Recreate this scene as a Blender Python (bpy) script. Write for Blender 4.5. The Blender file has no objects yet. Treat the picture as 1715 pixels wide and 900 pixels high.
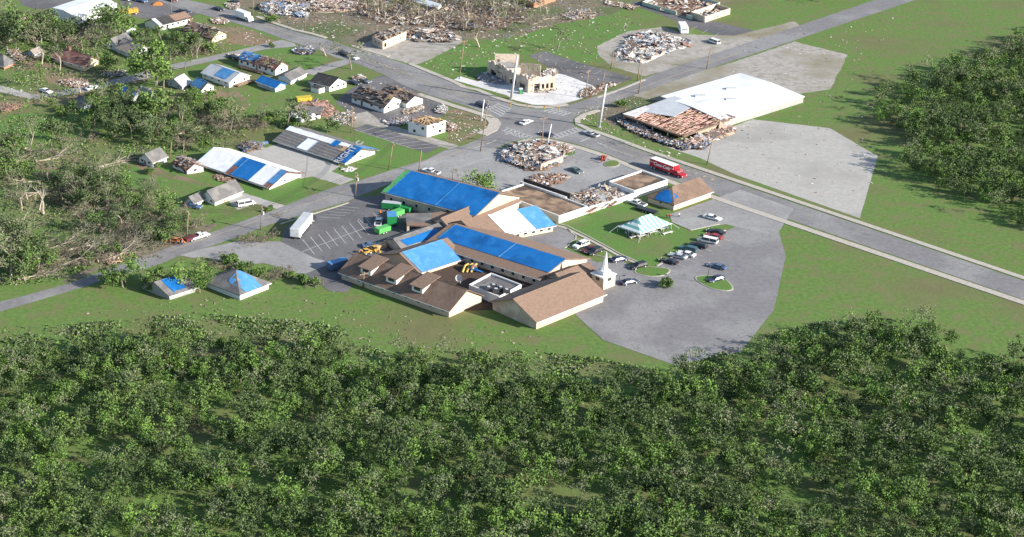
import bpy, bmesh, math, random
from mathutils import Vector as V, Matrix as M, noise as MN
SC=bpy.context.scene; COL=SC.collection; RAD=math.radians
# ---------------- camera, sky, sun, exposure ----------------
PITCH=RAD(20.0); FPX=1164/math.tan(PITCH); CX,CY=600.0,238.0; CH=188.8
cam=bpy.data.cameras.new('camera'); camo=bpy.data.objects.new('camera',cam); COL.objects.link(camo)
camo.location=(0,0,CH); camo.rotation_euler=(RAD(90)-PITCH,0,0)
cam.sensor_width=36; cam.lens=FPX/1715*36; cam.shift_x=(857.5-CX)/1715; cam.shift_y=-(450-CY)/1715
cam.clip_start=1; cam.clip_end=9000; SC.camera=camo
SUN_EL=RAD(23); SX,SY=0.905,-0.425   # the sun stands over +x,-y: shadows run to the left and a little away
w=bpy.data.worlds.new('World'); SC.world=w; w.use_nodes=True; nt=w.node_tree
bg=nt.nodes['Background']; sky=nt.nodes.new('ShaderNodeTexSky'); sky.sky_type='NISHITA'; sky.sun_disc=False
sky.sun_elevation=SUN_EL; sky.sun_rotation=math.atan2(SX,SY); sky.air_density=1.0; sky.dust_density=0.6
nt.links.new(sky.outputs[0],bg.inputs[0]); bg.inputs[1].default_value=0.105
sl=bpy.data.lights.new('sun','SUN'); sl.energy=5.0; sl.angle=RAD(0.5); sl.color=(1,0.93,0.83)
so=bpy.data.objects.new('sun',sl); COL.objects.link(so)
so.rotation_euler=V((SX*math.cos(SUN_EL),SY*math.cos(SUN_EL),math.sin(SUN_EL))).to_track_quat('Z','Y').to_euler()
SC.view_settings.view_transform='Standard'; SC.view_settings.look='None'; SC.view_settings.gamma=1
SC.view_settings.exposure=1.0; SC.view_settings.use_curve_mapping=False
# ---------------- pixel of the photograph -> metres on the ground ----------------
cp,sp=math.cos(PITCH),math.sin(PITCH)
def G(x,y,z=0.0):
    a=(x-CX)/FPX; b=(y-CY)/FPX; t=(CH-z)/(sp+b*cp)
    return V((a*t,(cp-b*sp)*t,z))
def hp(x,y):                                   # pixels per metre across, at this ground point
    p=G(x,y); return FPX/(p.y*cp+CH*sp)
def vp(x,y): return hp(x,y)*cp                 # pixels per metre upward
def H(px,x,y): return px/vp(x,y)
# ---------------- materials ----------------
MATS={}
def mat(name,c1,c2=None,sc=2.0,rough=.85,bump=0.0,c3=None,sc3=.15,metal=0,f3=(.45,.6),wave=None,spec=.3,vary=0,f1=(.35,.65),crack=0,mott=None):
    if name in MATS: return MATS[name]
    m=bpy.data.materials.new(name); m.use_nodes=True; n=m.node_tree; L=n.links.new; N=n.nodes.new
    b=n.nodes['Principled BSDF']; b.inputs['Roughness'].default_value=rough; b.inputs['Metallic'].default_value=metal
    b.inputs['Specular IOR Level'].default_value=spec
    geo=N('ShaderNodeNewGeometry'); pos=geo.outputs['Position']
    def nz(s,d=4):
        t=N('ShaderNodeTexNoise'); t.inputs['Scale'].default_value=s; t.inputs['Detail'].default_value=d; L(pos,t.inputs['Vector']); return t.outputs[0]
    def ramp(v,a,c):
        r=N('ShaderNodeMapRange'); r.inputs[1].default_value=a; r.inputs[2].default_value=c; L(v,r.inputs[0]); return r.outputs[0]
    def mix(f,a,c):
        x=N('ShaderNodeMix'); x.data_type='RGBA'; L(f,x.inputs[0])
        for k,q in ((6,a),(7,c)):
            if isinstance(q,tuple): x.inputs[k].default_value=(*q,1)
            else: L(q,x.inputs[k])
        return x.outputs[2]
    if c2 is None: c2=tuple(v*.8 for v in c1)
    n1=nz(sc); col=mix(ramp(n1,*f1),c1,c2)
    if c3 is not None: col=mix(ramp(nz(sc3,6),*f3),col,c3)
    if mott:
        col=mix(ramp(nz(mott[1],5),mott[2],mott[3]),col,mott[0])
    if crack:
        for cs,cw in ((.16,.010),(.7,.03)):
            vo=N('ShaderNodeTexVoronoi'); vo.feature='DISTANCE_TO_EDGE'; vo.inputs['Scale'].default_value=cs
            wn=N('ShaderNodeTexNoise'); wn.inputs['Scale'].default_value=.5; L(pos,wn.inputs['Vector']); ad=N('ShaderNodeVectorMath'); ad.operation='MULTIPLY_ADD'; L(wn.outputs['Color'],ad.inputs[0]); ad.inputs[1].default_value=(3,3,3); L(pos,ad.inputs[2]); L(ad.outputs[0],vo.inputs['Vector'])
            col=mix(ramp(vo.outputs['Distance'],cw*.5,cw),tuple(v*crack for v in c1),col)
    if wave:
        wv=N('ShaderNodeTexWave'); wv.inputs['Scale'].default_value=wave[0]; wv.bands_direction=wave[1]; wv.inputs['Distortion'].default_value=wave[2] if len(wave)>2 else 0.3; L(pos,wv.inputs['Vector'])
        col=mix(ramp(wv.outputs[0],.3,.7),col,tuple(v*.62 for v in c1))
    if vary:
        oi=N('ShaderNodeObjectInfo'); hs=N('ShaderNodeHueSaturation'); r=N('ShaderNodeMapRange'); L(oi.outputs['Random'],r.inputs[0]); r.inputs[3].default_value=1-vary; r.inputs[4].default_value=1+vary
        r2=N('ShaderNodeMapRange'); L(oi.outputs['Random'],r2.inputs[0]); r2.inputs[3].default_value=.5+.035*vary; r2.inputs[4].default_value=.5-.03*vary
        L(r.outputs[0],hs.inputs['Value']); L(r2.outputs[0],hs.inputs['Hue']); L(col,hs.inputs['Color']); col=hs.outputs[0]
    L(col,b.inputs['Base Color'])
    if bump:
        bp=N('ShaderNodeBump'); bp.inputs['Strength'].default_value=bump; bp.inputs['Distance'].default_value=.15; L(n1,bp.inputs['Height']); L(bp.outputs[0],b.inputs['Normal'])
    MATS[name]=m; return m
GRASS=mat('grass',(.118,.192,.044),(.084,.148,.033),.9,.95,.5,c3=(.13,.13,.055),sc3=.035,f3=(.50,.66),mott=((.14,.145,.06),.22,.48,.68))
LAWN=mat('lawn_green',(.100,.198,.040),(.080,.160,.032),1.4,.95,.4,c3=(.15,.15,.06),sc3=.06,f3=(.55,.72),mott=((.115,.15,.05),.22,.48,.68))
SOIL=mat('soil',(.24,.17,.11),(.17,.13,.085),1.5,.95,.5,c3=(.11,.14,.05),sc3=.09,f3=(.45,.6))
LITTER=mat('littered_ground',(.20,.16,.115),(.12,.115,.075),.7,.95,.6,c3=(.09,.12,.045),sc3=.05,f3=(.5,.62))
ASPH=mat('asphalt_worn',(.205,.20,.205),(.165,.16,.165),.8,.9,.1,c3=(.245,.24,.24),sc3=.07,crack=.78,mott=((.13,.128,.13),.35,.62,.75))
ASPD=mat('asphalt_dark',(.120,.118,.125),(.095,.093,.10),.7,.9,.1,c3=(.155,.15,.155),sc3=.06,crack=.78,mott=((.075,.073,.078),.35,.62,.75))
ASPL=mat('asphalt_pale',(.27,.265,.265),(.22,.215,.215),.8,.9,.1,c3=(.31,.305,.30),sc3=.08,crack=.78,mott=((.17,.165,.165),.35,.62,.75))
CONC=mat('concrete',(.40,.385,.36),(.34,.33,.31),.6,.9,.1,c3=(.28,.27,.25),sc3=.06,f3=(.5,.7),crack=.8)
CONW=mat('concrete_white',(.66,.65,.64),(.55,.54,.54),.5,.9,.1,c3=(.42,.41,.41),sc3=.08,f3=(.5,.68),crack=.8)
GRAV=mat('gravel',(.36,.335,.31),(.29,.27,.24),.6,.95,.3,c3=(.21,.19,.125),sc3=.05,f3=(.48,.64),mott=((.25,.235,.20),.3,.5,.65))
WALK=mat('sidewalk',(.44,.40,.35),(.36,.33,.29),1.2,.9)
PAINT=mat('road_paint_white',(.50,.50,.49),(.27,.27,.27),1.8,.7,f1=(.4,.75)); YEL=mat('road_paint_yellow',(.48,.38,.20),(.27,.25,.20),1.8,.7)
TARB=mat('blue_tarpaulin',(.009,.145,.42),(.008,.122,.37),.35,.5,1.0,spec=.35,mott=((.02,.16,.44),.5,.52,.72),c3=(.005,.09,.28),sc3=.12,f3=(.5,.62))
TARL=mat('light_blue_tarpaulin',(.075,.245,.49),(.06,.215,.45),.3,.5,.9,spec=.35,mott=((.12,.30,.55),.5,.52,.72))
TARW=mat('white_roof_sheet',(.80,.80,.80),(.74,.74,.75),.5,.6,.6,mott=((.66,.66,.67),.4,.52,.75))
TARG=mat('green_sheet',(.05,.40,.14),(.12,.22,.08),1.2,.6)
SHB=mat('shingle_brown',(.18,.122,.092),(.14,.097,.073),1.4,.9,.3,c3=(.21,.145,.11),sc3=.2)
SHT=mat('shingle_tan',(.235,.160,.118),(.19,.13,.098),1.4,.9,.3)
SHG=mat('shingle_grey',(.15,.145,.145),(.11,.108,.11),1.6,.9,.3,c3=(.20,.19,.18),sc3=.3)
SHD=mat('shingle_dark',(.055,.052,.055),(.04,.038,.04),1.6,.9,.3,c3=(.10,.09,.085),sc3=.5,f3=(.55,.65))
SHR=mat('shingle_red',(.20,.09,.075),(.145,.07,.06),1.2,.9,.3,c3=(.26,.15,.12),sc3=.4)
SHGN=mat('shingle_green',(.12,.18,.14),(.10,.14,.115),1.2,.9,.3)
SHPK=mat('shingle_rose_grey',(.34,.28,.25),(.28,.235,.21),1.2,.9,.3)
SHDM=mat('stripped_shingles',(.105,.10,.10),(.07,.068,.07),1.2,.9,.3,c3=(.28,.19,.13),sc3=.55,f3=(.54,.60),wave=(.35,'DIAGONAL',3))
DECK=mat('roof_decking',(.34,.235,.155),(.16,.11,.08),.45,.9,.3,c3=(.09,.065,.05),sc3=.22,f3=(.48,.6))
DECK2=mat('bare_plywood',(.46,.31,.18),(.36,.24,.14),.8,.9,.2)
MROOF=mat('metal_roof_white',(.76,.77,.78),(.68,.69,.71),.4,.5,.0,mott=((.56,.57,.58),.12,.54,.74))
MROOFG=mat('metal_roof_grey',(.46,.48,.51),(.40,.42,.45),.5,.5)
WWH=mat('white_siding',(.74,.74,.72),(.68,.68,.66),1.0,.8); WBL=mat('pale_blue_siding',(.42,.47,.52),(.38,.43,.48),1,.8)
WCR=mat('cream_brick',(.62,.50,.36),(.54,.43,.31),2.5,.85); WTN=mat('tan_brick',(.49,.405,.32),(.41,.335,.265),2.2,.9,c3=(.56,.48,.40),sc3=.5)
WBR=mat('red_brick',(.38,.21,.13),(.30,.165,.11),2.5,.9); WGR=mat('grey_block',(.34,.34,.33),(.28,.28,.27),1,.9)
WDK=mat('dark_brick',(.13,.10,.09),(.10,.08,.07),1.5,.9); WGN=mat('pale_green_wall',(.42,.50,.42),(.35,.42,.35),.8,.8)
GLASS=mat('dark_glass',(.03,.035,.045),(.02,.025,.03),1,.2,spec=.6); FRAME=mat('white_trim',(.75,.75,.73),rough=.6)
WOODP=mat('weathered_wood',(.30,.21,.14),(.22,.155,.105),1.5,.9); WOODN=mat('new_lumber',(.58,.40,.22),(.46,.31,.17),1.5,.85)
DGREY=mat('dark_metal',(.06,.06,.065),rough=.5); STEEL=mat('galvanised_steel',(.55,.56,.57),rough=.5)
BLACK=mat('black_rubber',(.02,.02,.02),rough=.8); MULCH=mat('brown_mulch',(.085,.055,.04),(.06,.04,.03),2,.95)
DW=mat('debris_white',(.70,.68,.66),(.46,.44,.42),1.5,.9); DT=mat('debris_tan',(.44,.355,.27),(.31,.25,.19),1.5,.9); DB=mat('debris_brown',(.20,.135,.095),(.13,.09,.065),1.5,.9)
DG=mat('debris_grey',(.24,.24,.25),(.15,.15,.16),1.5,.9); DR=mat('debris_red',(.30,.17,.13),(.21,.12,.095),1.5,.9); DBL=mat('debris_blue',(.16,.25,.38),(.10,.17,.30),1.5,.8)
DK=mat('debris_black',(.03,.03,.035),(.05,.045,.045),1.5,.9); DP=mat('debris_pink_insulation',(.58,.38,.32),(.5,.3,.25),1.5,.9)
LEAF=mat('leaf_green',(.120,.185,.052),(.078,.130,.038),.9,.7,vary=.22); LEAFB=mat('leaf_bright',(.135,.24,.045),(.095,.18,.032),.9,.7,vary=.15)
LEAFD=mat('leaf_dark',(.078,.115,.045),(.050,.080,.032),.9,.75,vary=.25); LEAFG=mat('leaf_grey_green',(.19,.20,.125),(.125,.14,.085),.9,.8,vary=.2)
TWIG=mat('brown_twigs',(.24,.19,.145),(.16,.13,.10),.9,.9,vary=.2); BARK=mat('bark',(.27,.23,.185),(.18,.155,.125),2,.9); BARKP=mat('pale_stripped_wood',(.50,.43,.34),(.34,.29,.23),1.2,.9)
# ---------------- mesh helpers ----------------
def tag(o,label=None,cat=None,group=None,kind=None):
    if label: o['label']=label
    if cat: o['category']=cat
    if group: o['group']=group
    if kind: o['kind']=kind
    return o
def empty(name,loc,label=None,cat=None,group=None,rz=0):
    o=bpy.data.objects.new(name,None); COL.objects.link(o); o.location=loc; o.rotation_euler=(0,0,rz); o.empty_display_size=1
    return tag(o,label,cat,group)
class MB:
    def __init__(s): s.v=[]; s.f=[]; s.m=[]
    def poly(s,pts,mi=0):
        n=len(s.v); s.v+= [tuple(p) for p in pts]; s.f.append(tuple(range(n,n+len(pts)))); s.m.append(mi)
    def box(s,c,ex,ey,ez,mi=0,taper=1.0):
        c=V(c); n=len(s.v)
        for k,sc in ((-1,1),(1,taper)):
            for a,b in ((-1,-1),(1,-1),(1,1),(-1,1)): s.v.append(tuple(c+ex*a*sc+ey*b*sc+ez*k))
        for q in ((0,3,2,1),(4,5,6,7),(0,1,5,4),(1,2,6,5),(2,3,7,6),(3,0,4,7)): s.f.append(tuple(n+i for i in q)); s.m.append(mi)
    def bx(s,x0,x1,y0,y1,z0,z1,mi=0):
        s.box(((x0+x1)/2,(y0+y1)/2,(z0+z1)/2),V(((x1-x0)/2,0,0)),V((0,(y1-y0)/2,0)),V((0,0,(z1-z0)/2)),mi)
    def tube(s,p,q,r0,r1,n=6,mi=0,cap=True):
        p,q=V(p),V(q); d=(q-p)
        if d.length<1e-6: return
        d.normalize(); a=d.orthogonal().normalized(); b=d.cross(a); k=len(s.v)
        for c,r in ((p,r0),(q,r1)):
            for i in range(n):
                t=2*math.pi*i/n; s.v.append(tuple(c+a*math.cos(t)*r+b*math.sin(t)*r))
        for i in range(n):
            j=(i+1)%n; s.f.append((k+i,k+j,k+n+j,k+n+i)); s.m.append(mi)
        if cap:
            s.f.append(tuple(k+i for i in reversed(range(n)))); s.m.append(mi); s.f.append(tuple(k+n+i for i in range(n))); s.m.append(mi)
    def prism(s,pts,z0,z1,mi=0):                # polygon in xy extruded
        n=len(s.v); k=len(pts)
        for z in (z0,z1):
            for p in pts: s.v.append((p[0],p[1],z))
        s.f.append(tuple(n+i for i in reversed(range(k)))); s.m.append(mi); s.f.append(tuple(n+k+i for i in range(k))); s.m.append(mi)
        for i in range(k):
            j=(i+1)%k; s.f.append((n+i,n+j,n+k+j,n+k+i)); s.m.append(mi)
    def slab(s,polys,th,mi=0):                  # top polys given; thickened downward
        from collections import Counter
        ed=Counter(); key=lambda p:(round(p[0],4),round(p[1],4),round(p[2],4))
        for P in polys:
            s.poly(P,mi); s.poly([V(p)-V((0,0,th)) for p in reversed(P)],mi)
            for i in range(len(P)):
                ed[frozenset((key(P[i]),key(P[(i+1)%len(P)])))]+=1
        for P in polys:
            for i in range(len(P)):
                a,b=V(P[i]),V(P[(i+1)%len(P)])
                if ed[frozenset((key(a),key(b)))]==1: s.poly([a,a-V((0,0,th)),b-V((0,0,th)),b],mi)
    def build(s,name,mats,parent=None,loc=None,smooth=False):
        me=bpy.data.meshes.new(name); me.from_pydata(s.v,[],s.f)
        for m in (mats if isinstance(mats,(list,tuple)) else [mats]): me.materials.append(m)
        me.polygons.foreach_set('material_index',s.m)
        if smooth: me.polygons.foreach_set('use_smooth',[True]*len(s.f))
        me.update()
        o=bpy.data.objects.new(name,me); COL.objects.link(o)
        if parent: o.parent=parent
        if loc is not None: o.location=loc
        return o
def copy_tree(o,parent=None):
    c=o.copy(); COL.objects.link(c); c.parent=parent
    for ch in list(o.children): copy_tree(ch,c)
    return c
def inpoly(p,P):
    x,y=p; r=False; j=len(P)-1
    for i in range(len(P)):
        if (P[i][1]>y)!=(P[j][1]>y) and x<(P[j][0]-P[i][0])*(y-P[i][1])/(P[j][1]-P[i][1])+P[i][0]: r=not r
        j=i
    return r
def smoothpoly(P,it=1):
    for _ in range(it):
        Q=[]
        for i in range(len(P)):
            a,b=P[i],P[(i+1)%len(P)]
            Q+=[(a[0]*.75+b[0]*.25,a[1]*.75+b[1]*.25),(a[0]*.25+b[0]*.75,a[1]*.25+b[1]*.75)]
        P=Q
    return P
def ribbon(px,wd,z,name,m,kind='structure',parent=None):    # polyline in pixels -> strip of width wd metres
    P=[G(*p) for p in px]; b=MB(); L=[];R=[]
    for i,p in enumerate(P):
        d=(P[min(i+1,len(P)-1)]-P[max(i-1,0)]).normalized(); nrm=V((-d.y,d.x,0))*wd/2
        L.append(p+nrm+V((0,0,z))); R.append(p-nrm+V((0,0,z)))
    for i in range(len(P)-1): b.poly([R[i],R[i+1],L[i+1],L[i]])
    o=b.build(name,m,parent)
    if kind: o['kind']=kind
    return o
LAYS=[]
def sheet(name,px,m,sm=0,z=None,raw=False):
    xs=[p[0] for p in px]; ys=[p[1] for p in px]; bb=(min(xs)-4,min(ys)-4,max(xs)+4,max(ys)+4)
    lv=1+max([l for (q,l) in LAYS if q[0]<bb[2] and q[2]>bb[0] and q[1]<bb[3] and q[3]>bb[1]],default=0)
    LAYS.append((bb,lv)); z=.005*lv
    if sm: px=smoothpoly(px,sm)
    soft=name in ('dirt_ground','gravel_pad','lawn','motel_yard','driveway','courtyard')
    Q=[]
    for i in range(len(px)):
        a,c=px[i],px[(i+1)%len(px)]; n=max(1,min(60,int(math.hypot(c[0]-a[0],c[1]-a[1])/4)))
        for k in range(n):
            x=a[0]+(c[0]-a[0])*k/n; y=a[1]+(c[1]-a[1])*k/n; am=(2.2 if name=='dirt_ground' else 1.3) if soft else .35
            v=MN.noise_vector(V((x*.13,y*.3,lv))); w2=MN.noise_vector(V((x*.4,y*.9,lv+7)))
            Q.append((x+am*(v.x+.5*w2.x)*1.6,y+am*(v.y+.5*w2.y)*.7))
    px=Q
    b=bmesh.new(); vs=[b.verts.new(G(*p)+V((0,0,z))) for p in px]
    f=b.faces.new(vs); bmesh.ops.triangulate(b,faces=[f]); b.normal_update()
    for f in b.faces:
        if f.normal.z<0: f.normal_flip()
    me=bpy.data.meshes.new(name); b.to_mesh(me); b.free(); me.materials.append(m)
    o=bpy.data.objects.new(name,me); COL.objects.link(o); o['kind']='structure'; return o
# ---------------- ground ----------------
g=MB(); g.poly([(-4500,-500,0),(4500,-500,0),(4500,8000,0),(-4500,8000,0)]); g.build('ground',GRASS)['kind']='structure'
sheet('dirt_ground',[(395,-40),(1240,-40),(1240,8),(1130,2),(1060,8),(1010,30),(900,45),(880,75),(780,62),(760,80),(690,95),(610,80),(560,70),(480,52),(430,32),(380,8)],LITTER,1)
sheet('dirt_ground',[(980,-30),(1230,-30),(1230,10),(1100,0),(1050,8),(1010,4)],SOIL,1)
sheet('dirt_ground',[(75,88),(120,112),(165,122),(215,135),(240,130),(262,122),(255,135),(200,140),(160,160),(110,178),(60,172),(30,182),(-20,192),(-20,176),(30,165),(60,152),(85,150),(70,120),(40,118),(20,112)],SOIL,1)
sheet('dirt_ground',[(335,155),(385,145),(405,158),(420,178),(400,190),(360,176),(332,172)],SOIL,1)
sheet('dirt_ground',[(350,36),(420,50),(460,66),(475,70),(420,78),(380,72),(380,60),(330,42)],SOIL,1)
sheet('dirt_ground',[(745,178),(812,196),(832,206),(800,226),(770,240),(752,245),(748,215)],SOIL,1)
sheet('dirt_ground',[(55,268),(80,262),(140,262),(120,278),(95,284),(60,286)],SOIL,1)
sheet('dirt_ground',[(100,300),(130,350),(115,400),(60,410),(40,380),(85,390),(105,350)],GRASS,1)
sheet('dirt_ground',[(250,388),(330,380),(372,372),(345,392),(262,424),(180,448),(110,475),(100,470),(180,438),(230,412)],LITTER,1)
sheet('dirt_ground',[(985,392),(1010,392),(1075,438),(1065,442),(1010,415)],SOIL,1)
sheet('dirt_ground',[(1000,165),(1110,150),(1120,170),(1045,190),(1035,215),(1015,205),(995,190)],LITTER,1)
sheet('lawn',[(936,373),(985,357),(1060,330),(1100,345),(1128,372),(1157,386),(1205,376),(1215,388),(1107,443),(1088,447),(1040,429),(987,400),(945,380)],LAWN)
sheet('lawn',[(525,297),(571,310),(507,333),(467,349),(395,326),(340,300),(400,308),(450,320),(500,300)],LAWN)
sheet('lawn',[(555,289),(575,278),(632,258),(590,217),(692,250),(738,247),(712,268),(660,284),(607,300)],LAWN)
sheet('lawn',[(690,100),(760,75),(860,62),(985,30),(1060,20),(1080,50),(1000,75),(1000,110),(930,92),(880,88),(810,118),(800,128),(745,128),(700,112)],LAWN,1)
sheet('lawn',[(425,92),(455,80),(500,78),(555,98),(540,108),(510,118),(480,108),(470,95)],LAWN,1)
sheet('lawn',[(230,278),(280,275),(300,292),(340,300),(345,308),(300,305),(270,312),(235,330),(215,310),(205,290)],LAWN,1)
sheet('lawn',[(0,195),(60,188),(110,200),(120,235),(60,240),(0,232)],LAWN,1)
# ---------------- roads and paved ground ----------------
sheet('parking_lot',[(30,-6),(135,-6),(95,14),(60,16),(35,8)],ASPD)
sheet('parking_lot',[(200,-8),(266,-8),(293,12),(330,24),(310,34),(240,32),(205,22)],ASPD)
sheet('parking_lot',[(1055,8),(1110,26),(1147,42),(1183,54),(1260,76),(1300,60),(1153,26),(1100,8),(1060,2)],ASPD)
sheet('gravel_pad',[(600,78),(640,60),(690,42),(745,48),(782,66),(752,84),(708,106),(690,108),(650,98),(600,84)],GRAV,1)
sheet('gravel_pad',[(1000,78),(1050,53),(1110,45),(1150,58),(1230,60),(1330,36),(1340,44),(1230,82),(1109,120),(1080,128),(1024,112),(1003,92)],GRAV,0)
sheet('gravel_pad',[(1060,160),(1120,139),(1173,120),(1230,104),(1330,70),(1420,92),(1390,150),(1290,165),(1110,170),(1080,166)],GRAV,0)
sheet('gravel_pad',[(585,195),(592,190),(615,186),(652,208),(700,224),(767,244),(762,252),(738,246),(615,208),(598,214),(585,212)],GRAV)
sheet('parking_lot',[(1118,247),(1160,238),(1260,200),(1390,215),(1470,262),(1440,366),(1230,292),(1170,264)],CONC)
sheet('parking_lot',[(562,172),(588,148),(612,138),(640,126),(653,130),(678,143),(712,160),(738,172),(752,182),(740,196),(690,204),(652,212),(615,187),(590,192)],ASPD)
sheet('parking_lot',[(885,93),(915,86),(933,94),(1000,114),(1061,131),(1021,147),(995,146),(960,140),(928,118)],ASPD)
sheet('concrete_apron',[(800,137),(818,130),(835,140),(880,130),(927,122),(947,126),(996,145),(1000,158),(980,164),(952,172),(925,176),(893,176),(862,168),(848,160),(800,146),(760,134),(770,128)],CONW)
sheet('motel_yard',[(413,256),(457,244),(471,240),(571,278),(555,288),(592,301),(571,310),(523,296),(503,300),(440,275)],CONC)
sheet('driveway',[(385,318),(400,321),(478,345),(466,351),(425,341),(398,352),(385,340)],CONC)
sheet('driveway',[(225,276),(245,274),(285,290),(345,306),(340,312),(290,300),(250,294)],SOIL)
sheet('driveway',[(-10,142),(10,146),(62,160),(50,166),(25,160),(-10,152)],CONC)
MAINN=[(240,-8),(293,12),(347,27),(400,41),(440,53),(469,64),(493,72),(533,84),(560,96),(597,107),(640,124),(675,143),(720,160),(780,177.5),(811,189),(828,195),(837,203),(838,210),(834,219),(811,229),(780,243),(744,252)]
MAINF=[(290,-8),(312,0),(360,10),(400,20),(420,31),(458,42),(492,53),(523,61),(549,67),(587,80),(651,99),(683,109),(757,139),(780,149.5),(811,158),(842,170.5),(867,179),(897,183),(920,182),(951,177),(982,167),(1013,157),(1040,147),(1109,120),(1240,76),(1600,-45)]
EAST=[(1600,-22),(1240,98),(1173,120),(1120,139),(1067,157),(1029,171),(1004,181),(974,190),(961,198),(958,205.5),(963.5,213),(987,221),(1013,229),(1040,240),(1080,255),(1120,269),(1173,287),(1240,310),(1900,534)]
SOUTH=[(1900,566),(1240,340),(1141,307),(1107,295),(1056,274),(1013,257),(973,244),(940,236),(922,232),(904,230),(878,232),(849,241),(834,248),(790,262),(712,286),(653,308),(597,331),(584,337),(453,376),(400,397),(352,413),(307,426),(267,443),(215,459),(150,478),(60,505),(-60,540)]
STN=[(-60,520),(40,496),(112,476),(213,440),(259,424),(288,413),(339,395),(400,373),(467,349),(507,333),(565,312),(603,303),(659,284),(712,268),(744,252)]
sheet('main_road',MAINF[:]+EAST+SOUTH+STN+MAINN[::-1][1:],ASPH)
sheet('side_street',[(493,73),(472,67),(400,84),(347,96),(293,107),(240,121),(200,131),(165,140),(100,152),(50,160),(60,166),(110,160),(175,148),(245,132),(300,115),(350,104),(373,99),(400,92),(444,83),(497,78)],ASPL)
sheet('side_street',[(509,119),(560,104),(580,100),(588,106),(564,114),(525,126),(513,124)],ASPL)
sheet('parking_lot',[(655,291),(712,270),(746,253),(800,246),(834,250),(870,240),(905,235),(950,243),(973,252),(1048,276),(1078,289),(1020,306),(990,352),(930,362),(830,332),(740,302),(690,290)],ASPL)
sheet('parking_lot',[(931,379),(945,381),(965,397),(962,408),(944,416),(1000,440),(1040,436),(1066,452),(1088,449),(1107,444),(1215,388),(1262,366),(1300,372),(1316,430),(1296,520),(1240,590),(1130,612),(1010,570),(900,470),(860,410),(900,385)],ASPH)
sheet('parking_lot',[(1120,360),(1240,318),(1330,350),(1300,395),(1215,376),(1157,385),(1125,371)],ASPL)
sheet('parking_lot',[(584,338),(600,331),(650,325),(720,350),(800,400),(740,450),(650,470),(560,445),(480,420),(470,405),(480,380),(520,362)],ASPD)
sheet('service_drive',[(300,428),(336,418),(400,404),(470,405),(488,414),(525,432),(556,441),(600,452),(560,490),(533,474),(510,460),(490,457),(473,449),(440,441),(400,446),(345,432),(320,432)],ASPL)
sheet('parking_lot',[(556,441),(600,440),(600,470),(580,490),(552,488),(510,460)],ASPD)
sheet('courtyard',[(705,460),(770,435),(800,440),(905,480),(860,520),(760,520)],MULCH)
sheet('parking_bay',[(591,217),(615,209),(738,246),(716,257),(692,250)],ASPD)
sheet('parking_bay',[(860,160),(0,0),(1,1)],ASPD) if 0 else None
# kerbs and sidewalks
def kerbrib(px,wd,name='sidewalk',h=.12,m=WALK):
    P=[G(*p) for p in px]; b=MB(); L=[];R=[]
    for i,p in enumerate(P):
        d=(P[min(i+1,len(P)-1)]-P[max(i-1,0)]).normalized(); n=V((-d.y,d.x,0))*wd/2
        L.append(p+n);R.append(p-n)
    for i in range(len(P)-1):
        b.prism([R[i],R[i+1],L[i+1],L[i]],0,h+.02)
    b.build(name,m)['kind']='structure'
kerbrib([(430,28),(458,38.5),(492,50),(523,57),(546,64)],1.6)
kerbrib([(590,77),(620,86),(651,95)],1.6)
kerbrib([(686,107),(720,121),(757,136),(775,145)],1.8)
kerbrib([(700,158),(720,164.5),(760,178),(790,187),(812,194)],2.2)
kerbrib([(812,194),(824,200),(829,207),(824,217),(806,226)],3.6)
kerbrib([(775,146),(800,151),(826,162),(846,169),(868,176),(897,180),(920,179),(950,175)],1.8)
kerbrib([(1000,164),(1040,150),(1080,134)],.8)
kerbrib([(1004,184.5),(978,193),(967,200),(968,208),(985,217),(1013,226),(1040,236),(1080,251),(1120,265),(1173,283),(1235,304),(1900,529)],1.8)
kerbrib([(850,246),(878,237),(904,234.5),(922,236.5),(940,240.5),(973,249),(1013,262),(1056,279),(1107,299),(1141,312),(1235,345),(1900,571)],2.2)
kerbrib([(584,340),(560,348),(500,366),(470,376)],.5)
kerbrib([(931,378),(945,382),(987,402),(1040,431),(1066,442),(1088,450)],.9)
kerbrib([(931,374),(950,379),(990,399),(1043,428),(1070,440)],.35)
kerbrib([(1100,446),(1140,424),(1180,402),(1215,386)],.5)
kerbrib([(1125,372),(1157,386),(1205,376)],.3)
kerbrib([(949,384),(965,396),(962,407),(945,416)],.35)
def island(px):
    P=[G(*p) for p in smoothpoly(px,2)]; b=MB(); b.prism(P,0,.16); b.build('kerb',WALK)['kind']='structure'
    c=sum(P,V())/len(P); b=MB(); b.prism([c+(p-c)*.93 for p in P],0,.19); b.build('lawn',LAWN)['kind']='structure'
island([(1058,456),(1075,446),(1100,448),(1128,452),(1112,464),(1080,464)])
island([(1158,466),(1180,461),(1215,465),(1235,490),(1190,486)])
island([(944,414),(966,398),(988,408),(1034,434),(1000,430)])
island([(1010,274),(1026,268),(1040,273),(1034,280),(1014,281)])
sheet('lawn',[(868,250),(880,240),(905,237),(940,243),(962,252),(966,257),(950,262),(880,262)],LAWN,1)
sheet('lawn',[(1120,300),(1140,306),(1128,314),(1118,310)],LAWN)
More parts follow.
